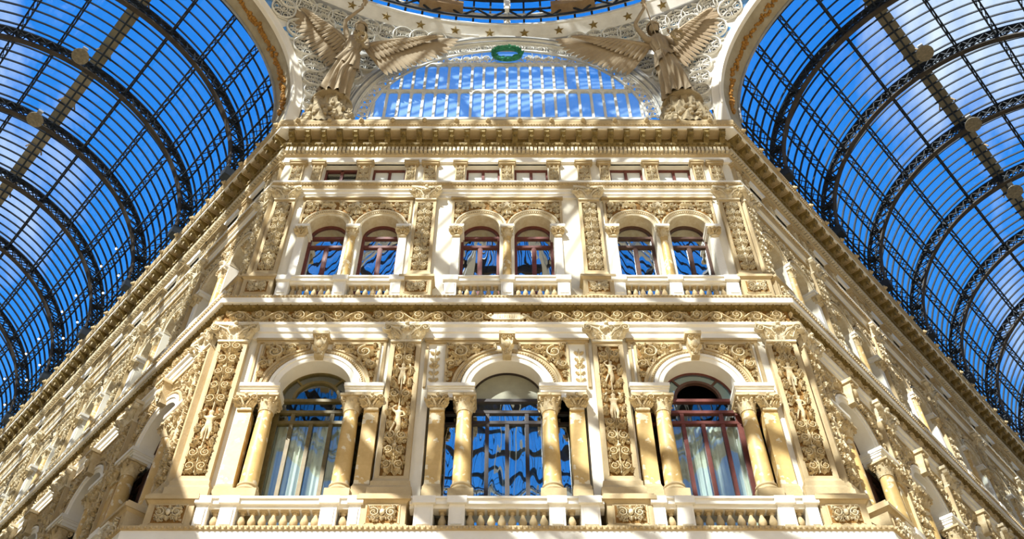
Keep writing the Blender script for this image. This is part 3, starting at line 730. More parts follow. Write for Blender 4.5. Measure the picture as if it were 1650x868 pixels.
# the blocks across the two arms: they shade the side walls and show in the window glass
for side in ('left', 'right'):
    sg = 1 if side == 'left' else -1; b = MB(); V = VA[side]; c = []
    for lx, ly in ((-5.8*sg, 46), (-5.8*sg, 16.3)): q = V @ Vector((lx, ly, 0)); c.append((q.x, q.y))
    c += [(x, 2*CY-y) for x, y in c[::-1]]; zs = (0, 12.6, 12.7, 19.7, 19.8, 28.2, 28.3, 29.3); out = (0, 0, .5, .5, .3, .3, .9, .9)
    for i in range(len(c)-1):
        p, q = Vector((*c[i], 0)), Vector((*c[i+1], 0)); n = Vector((q.y-p.y, p.x-q.x, 0)).normalized()
        if n.x*sg < 0: n = -n
        for j in range(7):
            vs = [p+n*out[j]*0+Vector((0, 0, zs[j])), q+Vector((0, 0, zs[j])), q+Vector((0, 0, zs[j+1])), p+Vector((0, 0, zs[j+1]))]
            b.add([tuple(v) for v in vs], [(0, 1, 2, 3)])
        for z0, z1, o in ((12.3, 12.7, .5), (19.4, 19.8, .35), (28.0, 28.4, .7)):
            vs = [p+n*o, q+n*o, q-n*.1, p-n*.1]
            b.add([(v.x, v.y, z0) for v in vs]+[(v.x, v.y, z1) for v in vs], [(0,1,2,3), (7,6,5,4), (0,4,5,1), (1,5,6,2), (2,6,7,3), (3,7,4,0)])
        L = (q-p).length; t = (q-p).normalized(); m = int(L/3.85)
        for k in range(m):
            for z0, z1 in ((13.2, 17.2), (20.8, 24.0)):
                o = p+t*(L*(k+.5)/m)+n*.06
                pts = [(-.9, z0), (.9, z0), (.9, z1-.9)]+[(.9*cos(PI*a/10), z1-.9+.9*sin(PI*a/10)) for a in range(1, 10)]+[(-.9, z1-.9)]
                b.add([tuple(o+t*x+Vector((0, 0, z))) for x, z in pts]+[tuple(o-n*.1+t*x+Vector((0, 0, z))) for x, z in pts], [tuple(range(len(pts)))]+[(a, (a+1)%len(pts), len(pts)+(a+1)%len(pts), len(pts)+a) for a in range(len(pts))])
    struct('wall_opposite_'+side, b.mesh('opposite', 'plaster'), 'plaster block on the far side of the %s arm' % side, 'wall')
# ------------------------------------------------------------------ running mouldings, mitred at the corners
def trim(side, prof, b=None):
    b = b or MB(); n = len(prof); vs = []
    for e in (0, 1):
        for d, z in prof: vs.append((span(side, d)[e], -d, z))
    b.add(vs, [tuple(range(n)), tuple(range(2*n-1, n-1, -1))]+[(k, (k+1)%n, n+(k+1)%n, n+k) for k in range(n)])
    return b
SD = {'front': 'front wall', 'left': 'left wall', 'right': 'right wall'}
def knobs(b, side, d, z, step, r, sc=(1,1,1), n=6, m=4):
    x0, x1 = span(side, d); k = int((x1-x0)/step)
    for i in range(k): b.ball((x0+(x1-x0)*(i+.5)/k, -d, z), r, n, m, sc)
for side in ('front', 'left', 'right'):
    # balcony ledge under the lower balustrades
    k = Kind('balcony_ledge', 'ledge', trim(side, [(-.1,10.0),(.45,10.25),(.55,10.45),(.8,10.55),(.9,10.6),(.9,10.9),(.86,10.98),(.82,11.06),(-.1,11.06)]).mesh('ledge', 'trim'))
    b = trim(side, [(.8,10.9),(.93,10.92),(.94,11.0),(.8,11.03)]); knobs(b, side, .945, 10.96, .11, .035)
    k.part('bead_course', b.mesh('ledge_beads', 'tan')); place(k, FR[side], 'projecting white balcony ledge below the lower balustrades of the %s' % SD[side])
    # architrave over the lower storey
    k = Kind('architrave', 'moulding', trim(side, [(-.1,17.02),(.06,17.02),(.06,17.2),(.1,17.22),(.1,17.38),(.16,17.42),(.16,17.5),(-.1,17.5)]).mesh('architrave', 'trim'))
    place(k, FR[side], 'white stepped moulding beneath the carved scroll frieze on the %s' % SD[side])
    # carved frieze
    x0, x1 = span(side, .06)
    k = Kind('frieze', 'frieze', trim(side, [(-.1,17.5),(.06,17.5),(.06,17.98),(-.1,17.98)]).mesh('frieze', 'ochre'))
    k.part('scroll_carving', frieze_ornament(x0+.1, x1-.1, 17.74, .44, .12, -.06, .5, .45 if side == 'front' else None).mesh('frieze_carving', 'carve'))
    b = trim(side, [(0,17.49),(.13,17.49),(.15,17.53),(.06,17.55)]); knobs(b, side, .14, 17.525, .1, .03)
    k.part('bead_course', b.mesh('frieze_beads', 'tan'))
    if side == 'front':
        b = MB(); b.box(-.34, .34, -.14, -.05, 17.62, 17.86); b.box(-.42, .42, -.12, -.05, 17.66, 17.82)
        for s in (-1, 1): b.tube([(s*.4, -.13, 17.66), (s*.5, -.15, 17.74), (s*.4, -.13, 17.82)], .03, 5); acanthus(b, s*.4, 17.74, 0 if s > 0 else PI, .2, .2, .06, -.08)
        t = MB()
        for i in range(13):                          # worn raised strokes, too weathered to read
            xx = -.24+.04*i+.012*sin(i*2.1); t.box(xx-.008, xx+.008, -.148, -.135, 17.68+.012*sin(i*1.7), 17.79+.015*cos(i*2.9))
        k.part('tablet', b.mesh('tablet', 'carve_pale'), subs=[('worn_letters', t.mesh('worn_letters', 'carve'), None)])
    place(k, FR[side], 'ochre frieze of carved leafy scrolls above the lower windows, %s' % SD[side])
    # middle cornice
    k = Kind('middle_cornice', 'cornice', trim(side, [(-.4,17.98),(.1,17.98),(.1,18.02),(.16,18.03),(.2,18.06),(.26,18.09),(.3,18.03),(.345,18.03),(.345,18.2),(.33,18.27),(-.4,18.27)]).mesh('mid_cornice', 'trim'))
    b = trim(side, [(.02,17.97),(.13,17.98),(.2,18.0),(.22,18.06),(.02,18.07)])
    xa, xb = span(side, .2); m = int((xb-xa)/.21)
    for i in range(m):
        x = xa+(xb-xa)*(i+.5)/m; b.ball((x, -.2, 18.02), .06, 8, 5, (1, .7, .85)); b.bar((x+.105, -.2, 17.98), (x+.105, -.23, 18.07), .025)
    k.part('egg_and_dart', b.mesh('egg_dart', 'gilt'))
    b = trim(side, [(.2,18.2),(.36,18.21),(.36,18.28),(.2,18.3)]); knobs(b, side, .365, 18.245, .1, .032)
    k.part('bead_course', b.mesh('mid_beads', 'tan'))
    place(k, FR[side], 'white cornice ledge between the two storeys of the %s' % SD[side])
    # architrave and sill course under the attic
    b = trim(side, [(-.5,23.32),(-.3,23.32),(-.3,23.45),(-.26,23.46),(-.26,23.58),(-.2,23.6),(-.2,23.64),(-.5,23.64)])
    k = Kind('attic_sill_course', 'moulding', b.mesh('upper_architrave', 'trim'))
    b = trim(side, [(-.5,23.64),(-.2,23.64),(-.17,23.7),(-.17,23.78),(-.12,23.82),(-.12,23.86),(-.5,23.86)]); knobs(b, side, -.12, 23.8, .09, .026)
    k.part('leaf_course', b.mesh('sill_leaf', 'tan'))
    k.part('sill', trim(side, [(-.55,23.86),(-.1,23.86),(-.1,23.93),(-.13,23.96),(-.55,23.96)]).mesh('sill', 'trim'))
    place(k, FR[side], 'banded moulding course under the attic windows of the %s' % SD[side])
    # top cornice
    k = Kind('top_cornice', 'cornice', trim(side, [(-.4,25.14),(-.3,25.14),(-.27,25.16),(-.27,25.44),(-.4,25.44)]).mesh('white_band', 'trim'))
    b = trim(side, [(-.4,25.42),(-.26,25.42),(-.2,25.46),(-.2,25.51),(-.4,25.51)]); knobs(b, side, -.2, 25.475, .08, .025)
    k.part('bead_course', b.mesh('top_beads', 'tan'))
    b = trim(side, [(-.4,25.5),(-.22,25.5),(-.22,25.82),(-.4,25.82)])
    xa, xb = span(side, -.2); m = int((xb-xa)/.128)
    for i in range(m):
        x = xa+(xb-xa)*(i+.5)/m; b.box(x-.042, x+.042, .1, .24, 25.55, 25.76)
    k.part('dentil_course', b.mesh('dentils', 'carve_pale'))
    b = trim(side, [(-.4,25.8),(-.14,25.8),(-.1,25.84),(-.06,25.9),(-.06,25.94),(-.4,25.94)])
    for i in range(int((xb-xa)/.17)):
        x = xa+(xb-xa)*(i+.5)/int((xb-xa)/.17); leaf(b, x, 25.93, -PI/2, .14, .13, .05, .08)
    k.part('leaf_course', b.mesh('top_leaves', 'gilt'))
    k.part('frieze_band', trim(side, [(-.4,25.93),(-.16,25.93),(-.16,26.3),(-.4,26.3)]).mesh('top_band', 'gilt'))
    b = trim(side, [(-.4,26.28),(.2,26.28),(.25,26.29),(.25,26.41),(-.4,26.45)]); k.part('corona', b.mesh('corona', 'trim'))
    b = trim(side, [(-.4,26.44),(.25,26.41),(.27,26.44),(.29,26.5),(.33,26.56),(.33,26.64),(.31,26.7),(-.4,26.74)]); k.part('gutter_moulding', b.mesh('gutter_moulding', 'tan'))
    b = trim(side, [(.2,26.4),(.275,26.41),(.31,26.47),(.31,26.5),(.2,26.5)]); knobs(b, side, .3, 26.445, .09, .025)
    k.part('rope_moulding', b.mesh('rope', 'tan'))
    br = MB(); br.prismx([(.17, .34), (-.2, .34), (-.22, .3), (-.22, .22), (-.16, .17), (-.06, .17), (.0, .12), (.03, .04), (.09, 0), (.17, 0)], -.085, .085)
    for s in (-1, 1): br.tube([(s*.07, -.19+.05*cos(a), .25+.05*sin(a)) for a in [i*.7 for i in range(9)]], .016, 4, True)
    acanthus(br, 0, .3, -PI/2, .3, .17, .05, -.12); br.box(-.1, .1, -.24, .16, .33, .37)
    BR = br.mesh('bracket', 'gilt')
    cf = MB(); cf.box(-.15, .15, -.15, .15, 0, .03)
    cf.box(-.17, .17, -.17, -.13, -.03, .02); cf.box(-.17, .17, .13, .17, -.03, .02); cf.box(-.17, -.13, -.13, .13, -.03, .02); cf.box(.13, .17, -.13, .13, -.03, .02)
    CF = cf.mesh('coffer', 'tan')
    ro = MB(); ro.M = Matrix.Rotation(R(90), 4, 'X') ; rosette(ro, 0, 0, .11, .07, 0, 7); RO = ro.mesh('rosette', 'gilt')
    xa, xb = span(side, .0); m = int(round((xb-xa)/.525)); st = (xb-xa-.5)/m
    for i in range(m+1):
        x = xa+.25+st*i
        k.part('bracket', BR, T((x, 0, 25.92)))
        if i < m: k.part('coffer', CF, T((x+st/2, -.02, 26.27)), subs=[('rosette', RO, T((0, 0, -.0)) @ Matrix.Rotation(PI, 4, 'X'))])
    lm = MB(); lm.ball((0, 0, 0), .085, 8, 6, (1, .8, 1)); lm.ball((0, -.06, -.02), .045, 6, 4); lm.ball((0, .0, .07), .06, 6, 4, (1.3, .7, .6))
    LM = lm.mesh('lion_mask', 'tan')
    for i in range(m//2+1): k.part('lion_mask', LM, T((xa+.4+2*st*i, -.35, 26.6)))
    place(k, FR[side], {'front': 'bracketed top cornice with rosettes over the front wall', 'left': 'bracketed top cornice receding along the left wall', 'right': 'bracketed top cornice receding along the right wall'}[side])

# ------------------------------------------------------------------ storeys, front wall
PN = ['outer left', 'inner left', 'inner right', 'outer right']
for i, x in enumerate((-6.7, -2.47, 2.45, 6.7)):
    place(PIL[i], at('front', x, 0, 11.05), 'tall lower pilaster with carved figures, %s one on the front wall' % PN[i], 'lower pilasters')
for i, x in enumerate((-6.58, -2.4, 2.42, 6.58)):
    place(UPIL[i % 2], at('front', x, 0, 18.25), 'upper-storey pilaster with a leafy carved panel, %s one on the front wall' % PN[i], 'upper pilasters')
WN = [0]
def window(k, M, label):
    WN[0] += 1; o = place(k, M, label, kind='structure', name='window_%d' % WN[0]); return o
BN = ['left', 'middle', 'right']
LW_L = ['tall arched window with an olive frame and pale curtains, left bay of the front wall', 'tall arched window with dark frame and blue reflections under a plain arched panel, middle front bay',
        'tall arched window with red-brown frame and open half-round vent, right bay of the front wall']
for i, x in enumerate(BAYS['front']):
    mid = i == 1; px = 1.6 if mid else 1.45; nm = BN[i]
    place(ARCH_C if mid else ARCH_S, at('front', x, 0, 15.05), 'lower round arch with keystone and carved spandrels, %s front bay' % nm, 'lower arches')
    for s in (-1, 1):
        sd = 'left' if s < 0 else 'right'
        place(COLUMN, at('front', x+s*.98, -.02, 11.6), 'round ochre marble column on the %s of the %s lower front window' % (sd, nm), 'lower columns')
        place(PIER, at('front', x+s*px, 0, 11.6), 'flat ochre marble pier at the %s edge of the %s lower front window' % (sd, nm), 'lower marble piers')
    place(BAL_C if mid else BAL_S, at('front', x, 0, 11.05), 'stone balustrade with bottle-shaped balusters below the %s lower front window' % nm, 'lower balustrades')
    window(LW[['olive', 'dark', 'red'][i]], at('front', x, 0, 11.1), LW_L[i])
    for j, cx in enumerate((-.44, .44)):
        c = Kind('curtain', 'curtain', CURT)
        place(c, at('front', x+cx, -.62, 11.6), 'pale hanging curtain behind the %s half of the %s lower front window' % (BN[j*2], nm), 'curtains')
for i, x in enumerate(UB['front']):
    nm = BN[i]
    place(TWIN, at('front', x, 0, 19.4), 'twin round arches with carved relief panel, %s upper front bay' % nm, 'twin arches')
    place(COLN, at('front', x, 0, 19.4), 'slender ochre colonnette between the twin windows of the %s upper front bay' % nm, 'colonnettes')
    place(BAL_U, at('front', x, 0, 18.25), 'low upper balustrade in two short runs under the %s twin windows' % nm, 'upper balustrades')
    for j in (0, 1):
        window(UW['brown' if i == 2 else 'red'], at('front', x+(-UC, UC)[j], 0, 18.5), '%s arched window in the %s half of the %s upper twin arches' % ('brown-framed' if i == 2 else 'red-framed', BN[2*j], nm))
        window(AW_CLEAR if i+j == 0 else AW, at('front', x+(-.75, .75)[j], 0, 23.95), 'low red-framed attic window%s, %s one of the pair in the %s front bay' % (' with dark panes' if i+j == 0 else '', BN[2*j], nm))
    for q, w in ((0, ATT_W), (-1.45, ATT_N), (1.45, ATT_N)):
        place(w, at('front', x+q, 0, 23.95), 'short carved attic pilaster %s of the %s front bay' % ({0: 'between the two windows', -1.45: 'left of the windows', 1.45: 'right of the windows'}[q], nm), 'attic pilasters')
for i, x in enumerate((-6.5, -2.38, 2.38, 6.47)):
    place(ATT_W, at('front', x, 0, 23.95), 'short carved attic pilaster above the %s upper pilaster of the front wall' % PN[i], 'attic pilasters')
# ------------------------------------------------------------------ storeys, side walls
for side in ('left', 'right'):
    for n in range(6):
        x = BAYS[side][n]; o = ORD[n]
        if n <= LOWN: place(PIL[(n*2+1) % 4], at(side, pilx(side, n), 0, 11.05), 'tall carved lower pilaster on the %s wall, %s from the corner' % (side, o), 'lower pilasters')
        place(UPIL[n % 2], at(side, pilx(side, n), 0, 18.25), 'upper-storey carved pilaster on the %s wall, %s from the corner' % (side, o), 'upper pilasters')
        place(ATT_W, at(side, pilx(side, n), 0, 23.95), 'short carved attic pilaster above the %s pilaster of the %s wall' % (o, side), 'attic pilasters')
        if n < LOWN:
            place(ARCH_S, at(side, x, 0, 15.05), 'lower round arch with keystone on the %s wall, %s from the corner' % (side, o), 'lower arches')
            for s in (-1, 1):
                near = (s > 0) == (side == 'left'); sd = 'near' if near else 'far'
                place(COLUMN, at(side, x+s*.98, -.02, 11.6), 'round ochre column at the %s side of the %s lower arch on the %s wall' % (sd, o, side), 'lower columns')
                place(PIER, at(side, x+s*1.45, 0, 11.6), 'flat ochre pier at the %s side of the %s lower arch on the %s wall' % (sd, o, side), 'lower marble piers')
            place(BAL_S, at(side, x, 0, 11.05), 'stone balustrade under the %s lower arch of the %s wall' % (o, side), 'lower balustrades')
            window(LW['brown'], at(side, x, 0, 11.1), 'brown-framed arched window in the %s lower arch of the %s wall' % (o, side))
        place(TWIN, at(side, x, 0, 19.4), 'twin round arches on the upper %s wall, %s pair from the corner' % (side, o), 'twin arches')
        place(COLN, at(side, x, 0, 19.4), 'slender colonnette in the %s twin arches of the upper %s wall' % (o, side), 'colonnettes')
        place(BAL_U, at(side, x, 0, 18.25), 'low upper balustrade under the %s twin arches of the %s wall' % (o, side), 'upper balustrades')
        for j in (0, 1):
            near = (j == 1) == (side == 'left'); sd = 'near' if near else 'far'
            window(UW['brown'], at(side, x+(-UC, UC)[j], 0, 18.5), 'arched upper window, %s one in the %s twin arches of the %s wall' % (sd, o, side))
            window(AW, at(side, x+(-.75, .75)[j], 0, 23.95), 'low attic window, %s one of the %s pair on the %s wall' % (sd, o, side))
        for q, w in ((0, ATT_W), (-1.45, ATT_N), (1.45, ATT_N)):
            near = (q > 0) == (side == 'left')
            place(w, at(side, x+q, 0, 23.95), 'short attic pilaster %s of the %s attic windows, %s wall' % ('between the lights' if q == 0 else 'at the near end' if near else 'at the far end', o, side), 'attic pilasters')
# ------------------------------------------------------------------ barrel vaults of iron and glass over the two arms
RV, ZV, A0, TS = 5.78, 28.2, 20.25, 3.57                   # radius, springing height, first truss from the octagon centre
NT = 9
def P(r, a): return (r*cos(a), r*sin(a))
def truss_kind():
    k = Kind('roof_truss', 'truss'); n = 48
    for nm, r in (('outer_chord', RV-.05), ('inner_chord', RV-.55)):
        b = MB(); b.arcsweep([(r-.03,-.1),(r+.03,-.1),(r+.03,.1),(r-.03,.1)], 0, PI, n)
        k.part(nm, b.mesh(nm, 'iron' if nm == 'outer_chord' else 'iron_brown'))
    b = MB(); m = 42
    for i in range(m):
        a0, a1 = PI*i/m, PI*(i+1)/m
        for y in (-.1, .1):
            p, q, u, v = P(RV-.08, a0), P(RV-.52, a1), P(RV-.52, a0), P(RV-.08, a1)
            b.bar((p[0],y,p[1]), (q[0],y,q[1]), .035); b.bar((u[0],y,u[1]), (v[0],y,v[1]), .035)
    for j in range(0, 13):
        a = R(15*j); p, q = P(RV-.55, a), P(RV-.04, a); b.bar((p[0],0,p[1]), (q[0],0,q[1]), .22, .07)
    k.part('lattice', b.mesh('truss_lattice', 'iron', False))
    for s in (-1, 1):
        b = MB(); b.box(s*(RV-.3)-.36, s*(RV-.3)+.36, -.18, .18, -.35, .05); k.part('foot_plate', b.mesh('truss_foot', 'iron', False))
    return k
TRUSS = truss_kind(); L0, L1 = 17.2, A0+TS*(NT-1)+1.5
def purlin_kind(a):
    k = Kind('purlin', 'beam'); b = MB(); q = MB(); ra, rb = RV-.02, RV-.36
    for r in (ra, rb):
        x, z = P(r, a); b.box(x-.03, x+.03, 0, L1-L0, z-.03, z+.03)
    m = int((L1-L0)/.42)
    for i in range(m):
        y0, y1 = (L1-L0)*i/m, (L1-L0)*(i+1)/m
        (x0, z0), (x1, z1) = P(ra, a), P(rb, a)
        q.bar((x0,y0,z0), (x1,y1,z1), .025); q.bar((x1,y0,z1), (x0,y1,z0), .025)
    k.part('chord', b.mesh('purlin_chord', 'iron', False)); k.part('lattice', q.mesh('purlin_lattice', 'iron', False)); return k
PUR = [purlin_kind(R(3 if j == 0 else 177 if j == 12 else 15*j)) for j in range(13)]
def bay_kind(L, nb):
    k = Kind('roof_glazing', 'glass roof')
    b = MB(); n = 48; rr = RV+.08
    b.grid(lambda u, v: (rr*cos(PI*u), v*L, rr*sin(PI*u)), n, 1)
    k.part('glass', b.mesh('roof_glass_sheet', 'roof_glass', recalc=False))
    b = MB()
    for i in range(nb):
        y = L*(i+.5)/nb; b.arcsweep([(RV+.0,y-.022),(RV+.07,y-.022),(RV+.07,y+.022),(RV+.0,y+.022)], 0, PI, n)
    k.part('glazing_bars', b.mesh('glazing_bars', 'iron', False)); return k
BAYK, BAY0 = bay_kind(TS, 8), bay_kind(A0-L0, 7)
def ray_at_z(px, py, z):
    f, th = 1561., R(49.2); u, v = (px-817)/f, (434-py)/f
    up = sin(th)+v*cos(th); fw = cos(th)-v*sin(th); t = z/up
    return Vector((u*t, fw*t, z+ZC))
for side in ('left', 'right'):
    V = VA[side] @ T((0, 0, ZV))
    for n in range(NT): place(TRUSS, V @ T((0, A0+TS*n, 0)), 'arched lattice iron truss of the %s glass vault, %s from the dome' % (side, ORD[n]), 'roof trusses')
    for j in range(13):
        jj = j if side == 'right' else 12-j
        nm = ORD[12-j] if side == 'left' else ORD[j]
        # counted from the springing above the side wall that the photograph shows
        q = j if side == 'left' else 12-j
        lab = 'ridge purlin along the crown of the %s glass vault' % side if j == 6 else 'lattice iron purlin of the %s vault, %s row up from the %s springing' % (side, ORD[q if q < 6 else 12-q], 'visible wall' if q < 6 else 'opposite')
        place(PUR[j], V @ T((0, L0, 0)), lab, 'roof purlins')
    place(BAY0, V @ T((0, L0, 0)), 'curved glazed bay of the %s vault between the entrance arch and the first truss' % side, 'glazed roof bays')
    for n in range(NT-1): place(BAYK, V @ T((0, A0+TS*n, 0)), 'curved glazed bay of the %s vault between the %s and %s trusses' % (side, ORD[n], ORD[n+1]), 'glazed roof bays')
    k = Kind('ridge_walkway', 'walkway'); b = MB(); hh = RV+.38; LL = L1-L0
    b.add([(-.26,0,hh),(0,0,hh+.2),(.26,0,hh),(-.26,LL,hh),(0,LL,hh+.2),(.26,LL,hh)], [(0,1,2),(5,4,3),(0,3,4,1),(1,4,5,2),(2,5,3,0)]); k.part('deck', b.mesh('deck', 'walk', False))
    b = MB()
    for i in range(12):
        y = LL*i/11
        for s in (-1, 1): b.bar((s*.2, y, hh+.02), (s*.34, y, RV+.05), .05)
    k.part('side_beam', b.mesh('walk_beam', 'walk')); place(k, V @ T((0, L0, 0)), 'brown service walkway above the ridge of the %s glass vault' % side)
# floodlights hung under the vaults
b = MB(); b.lathe([(.03,.16),(.1,.14),(.24,.06),(.31,-.02),(.315,-.06),(.29,-.05)], 20); LS = b.mesh('floodlight_shade', 'lampshade')
b = MB(); b.lathe([(.295,-.05),(.2,-.075),(.0,-.09)], 20, caps=False)
for i in range(10): b.bar((.28*cos(PI*i/5), .28*sin(PI*i/5), -.065), (0, 0, -.1), .018)
LG = b.mesh('floodlight_grille', 'lampshade')
b = MB(); b.tube([(0,0,.15),(0,0,.7)], .02, 6); b.tube([(-.1,0,.18),(-.1,0,.3),(.1,0,.3),(.1,0,.18)], .018, 5); b.box(-.1,.1,-.1,.1,.66,.8); LB = b.mesh('floodlight_bracket', 'grey_metal')
FL = [('left', 130, 90, 'nearer the dome'), ('left', 57, 192, 'farther from the dome'), ('right', 1490, 85, 'nearest the dome'), ('right', 1568, 200, 'middle of the three'), ('right', 1635, 308, 'farthest from the dome')]
k = Kind('floodlight', 'lamp').part('shade', LS).part('grille', LG).part('bracket', LB)
for side, px, py, nm in FL:
    p = ray_at_z(px, py, 32.7)
    d = (Vector((p.x, p.y, 0))-Vector((0, CY, 0)))
    place(k, T(p) @ Matrix.Rotation(R(BETA if side == 'left' else -BETA), 4, 'Z') @ Matrix.Rotation(R(-14), 4, 'X'), 'round hooded floodlight under the %s vault, %s' % (side, nm), 'floodlights')
# small bulbs along the purlins far down the left arm
b = MB(); b.ball((0, 0, 0), .045, 8, 6); BU = b.mesh('bulb', 'bulb'); b = MB(); b.tube([(0,0,.03),(0,0,.13)], .03, 6); BS = b.mesh('bulb_socket', 'iron')
k = Kind('light_bulb', 'lamp').part('globe', BU).part('socket', BS)
for j, (ang, row) in enumerate(((30, 'upper'), (15, 'lower'))):
    for n in range(3, 7):
        for h in (0, 1):
            x, z = P(RV-.5, R(ang)); y = A0+TS*(n-1)+(1.3 if h == 0 else 2.6)
            place(k, VA['left'] @ T((x, y, ZV+z)), 'lit bulb on the %s purlin of the left vault, %s bay, %s one' % (row, ORD[n], 'nearer' if h == 0 else 'farther'), 'vault bulbs')
# ------------------------------------------------------------------ entrance arches of the two arms
AOP, RA, ZA = 16.3, 5.62, 28.0
for side in ('left', 'right'):
    V = VA[side] @ T((0, AOP, ZA)); k = Kind('arm_arch', 'arch')
    b = MB(); b.arcsweep([(5.28,.02),(5.28,1.0),(5.75,1.0),(5.75,.02)], 0, PI, 56); [b.box(min(s*5.28,s*5.75), max(s*5.28,s*5.75), .02, 1.0, -1.25, 0) for s in (-1, 1)]; k.part('arch_band', b.mesh('arm_band', 'arch_stone'))
    b = MB(); b.arcsweep([(5.24,-.06),(5.24,.1),(5.3,.12),(5.62,.12),(5.66,.04),(5.66,-.04),(5.6,-.08),(5.54,-.04),(5.34,-.04),(5.3,-.08)], 0, PI, 56); [b.box(min(s*5.24,s*5.66), max(s*5.24,s*5.66), -.06, .12, -1.25, 0) for s in (-1, 1)]; k.part('arch_moulding', b.mesh('arm_mould', 'trim'))
    b = MB(); b.arcsweep([(5.2,.98),(5.2,1.06),(5.7,1.06),(5.7,.98)], 0, PI, 56); k.part('rear_rim', b.mesh('arm_rim', 'grey_metal'))
    b = MB(); g = random.Random(5)
    for i in range(150):
        a = PI*(i+.5)/150; sw = 1+.5*sin(i*.5)
        for q in range(2):
            b.ball((5.24*cos(a), .56+g.uniform(-.1, .1)*sw, 5.24*sin(a)), g.uniform(.05, .09), 5, 4)
    k.part('garland', b.mesh('arm_garland', 'garland'), label='gilded leaf garland along the soffit')
    place(k, V, 'broad stone arch with gilded garland at the mouth of the %s arm' % side)
# ------------------------------------------------------------------ lunette over the front wall
YL = 17.4
k = Kind('lunette_arch', 'arch'); b = MB()
b.arcsweep([(5.18,.25),(5.18,-.05),(5.24,-.1),(5.3,-.06),(5.36,-.06),(5.4,-.14),(5.48,-.16),(5.56,-.1),(5.62,-.12),(5.66,-.06),(5.66,.25)], 0, PI, 72)
[b.box(min(s*5.18,s*5.66), max(s*5.18,s*5.66), -.12, .25, -1.25, 0) for s in (-1, 1)]; k.part('archivolt', b.mesh('lunette_archivolt', 'white_metal'))
b = MB(); b.arcsweep([(5.38,-.12),(5.38,-.17),(5.42,-.17),(5.42,-.12)], 0, PI, 72); b.arcsweep([(5.2,-.06),(5.2,-.1),(5.23,-.1),(5.23,-.06)], 0, PI, 72); k.part('dark_groove', b.mesh('groove', 'grey_metal'))
b = MB(); b.arcsweep([(5.12,.0),(5.2,.0),(5.2,.08),(5.12,.08)], 0, PI, 72); b.arcsweep([(4.68,.0),(4.75,.0),(4.75,.08),(4.68,.08)], 0, PI, 72)
m = 37
for i in range(m):
    a = PI*(i+.5)/m; c = (4.93*cos(a), .03, 4.93*sin(a))
    b.tube([(c[0]+.17*cos(t), c[1], c[2]+.17*sin(t)) for t in [2*PI*q/14 for q in range(14)]], .028, 4, True)
    scroll(b, c[0], c[2], .12, a, 1 if i % 2 else -1, .05, .05, 1.3, False)
    a2 = PI*i/m
    for r_, e in ((4.8, .08), (5.08, .08)): rosette(b, r_*cos(a2), r_*sin(a2), e, .05, .05, 4)
k.part('ring_band', b.mesh('ring_band', 'white_metal'))
place(k, T((0, YL, ZA+ZC)), 'white half-round iron arch with a band of rings over the front wall')
k = Kind('lunette_window', 'window'); RL = 4.72; zt, zm = 3.72, 1.83; st = .4175
b = MB(); nmul = 11
def hz(x): return math.sqrt(max(0, RL*RL-x*x))
for i in range(-nmul, nmul+1):
    x = i*st; h = min(hz(x), zt); b.box(x-.045, x+.045, 0, .1, 0, h)
for z in (0, zm, zt): w = hz(z) if z else RL; b.box(-w, w, -.02, .1, z-.05 if z else -.08, z+.05)
for i in range(-nmul-1, nmul+1):                    # arched heads of the panes
    xc = (i+.5)*st; hw = st/2-.04
    for top in (zm-.04, zt-.04):
        if hz(abs(xc)+hw) < top-.1: continue
        n = 8; arc = [(xc-hw*cos(PI*q/n), top-.2+.2*sin(PI*q/n)) for q in range(n+1)]
        for p, q in zip(arc, arc[1:]): b.prism([p, q, (q[0], top+.02), (p[0], top+.02)], -.01, .08)
k.part('frame', b.mesh('lunette_frame', 'white_metal'))
b = MB(); g = random.Random(9)
for s in (-1, 1):
    for i in range(7):
        x = s*(.78+.36*i); top = math.sqrt(4.68**2-x*x)
        hh = top-zt-.05
        if hh < .12: continue
        scroll(b, x, zt+.06+hh*.5, min(.17, hh*.4), PI/2*s, s*(1 if i % 2 else -1), .05, .05, 1.4, False)
        acanthus(b, x-.1*s, zt+.06, PI/2+.4*s, hh*.9, .14, .05, .05); acanthus(b, x+.12*s, zt+.06, PI/2-.5*s, hh*.7, .12, .05, .05)
        stem(b, [(x+.18*s, zt), (x+.2*s, zt+hh*.5), (x+.15*s, zt+hh)], .03, .04, .06)
k.part('scroll_grille', b.mesh('scroll_grille', 'white_metal'))
b = MB(); b.prism([(4.9*cos(PI*i/48), 4.9*sin(PI*i/48)) for i in range(49)], .06, .075); k.part('glass', b.mesh('lunette_glass', 'lunette_glass'))
place(k, T((0, YL+.05, ZA+ZC)), 'half-round window with two rows of arched panes over the front wall', kind='structure', name='window_lunette')
b = MB(); b.tube([(.5*cos(2*PI*i/32), 0, .42*sin(2*PI*i/32)) for i in range(32)], .085, 8, True)
for i in range(64):
    a = 2*PI*i/64
    for q in range(3): leaf(b, .5*cos(a)+rng.uniform(-.06, .06), .42*sin(a)+rng.uniform(-.06, .06), a+PI/2+rng.uniform(-.6, .6), .16, .07, .05, -.07)
k = Kind('wreath', 'wreath', b.mesh('wreath', 'verdigris'))
r = MB()
for s in (-1, 1): r.tube([(s*.05, 0, -.42), (s*.1, -.05, -.5), (s*.2, -.03, -.56)], .03, 5)
k.part('ribbon', r.mesh('wreath_ribbon', 'verdigris')); place(k, T((0, YL-.12, ZA+4.15+ZC)), 'green metal wreath at the top of the half-round window')
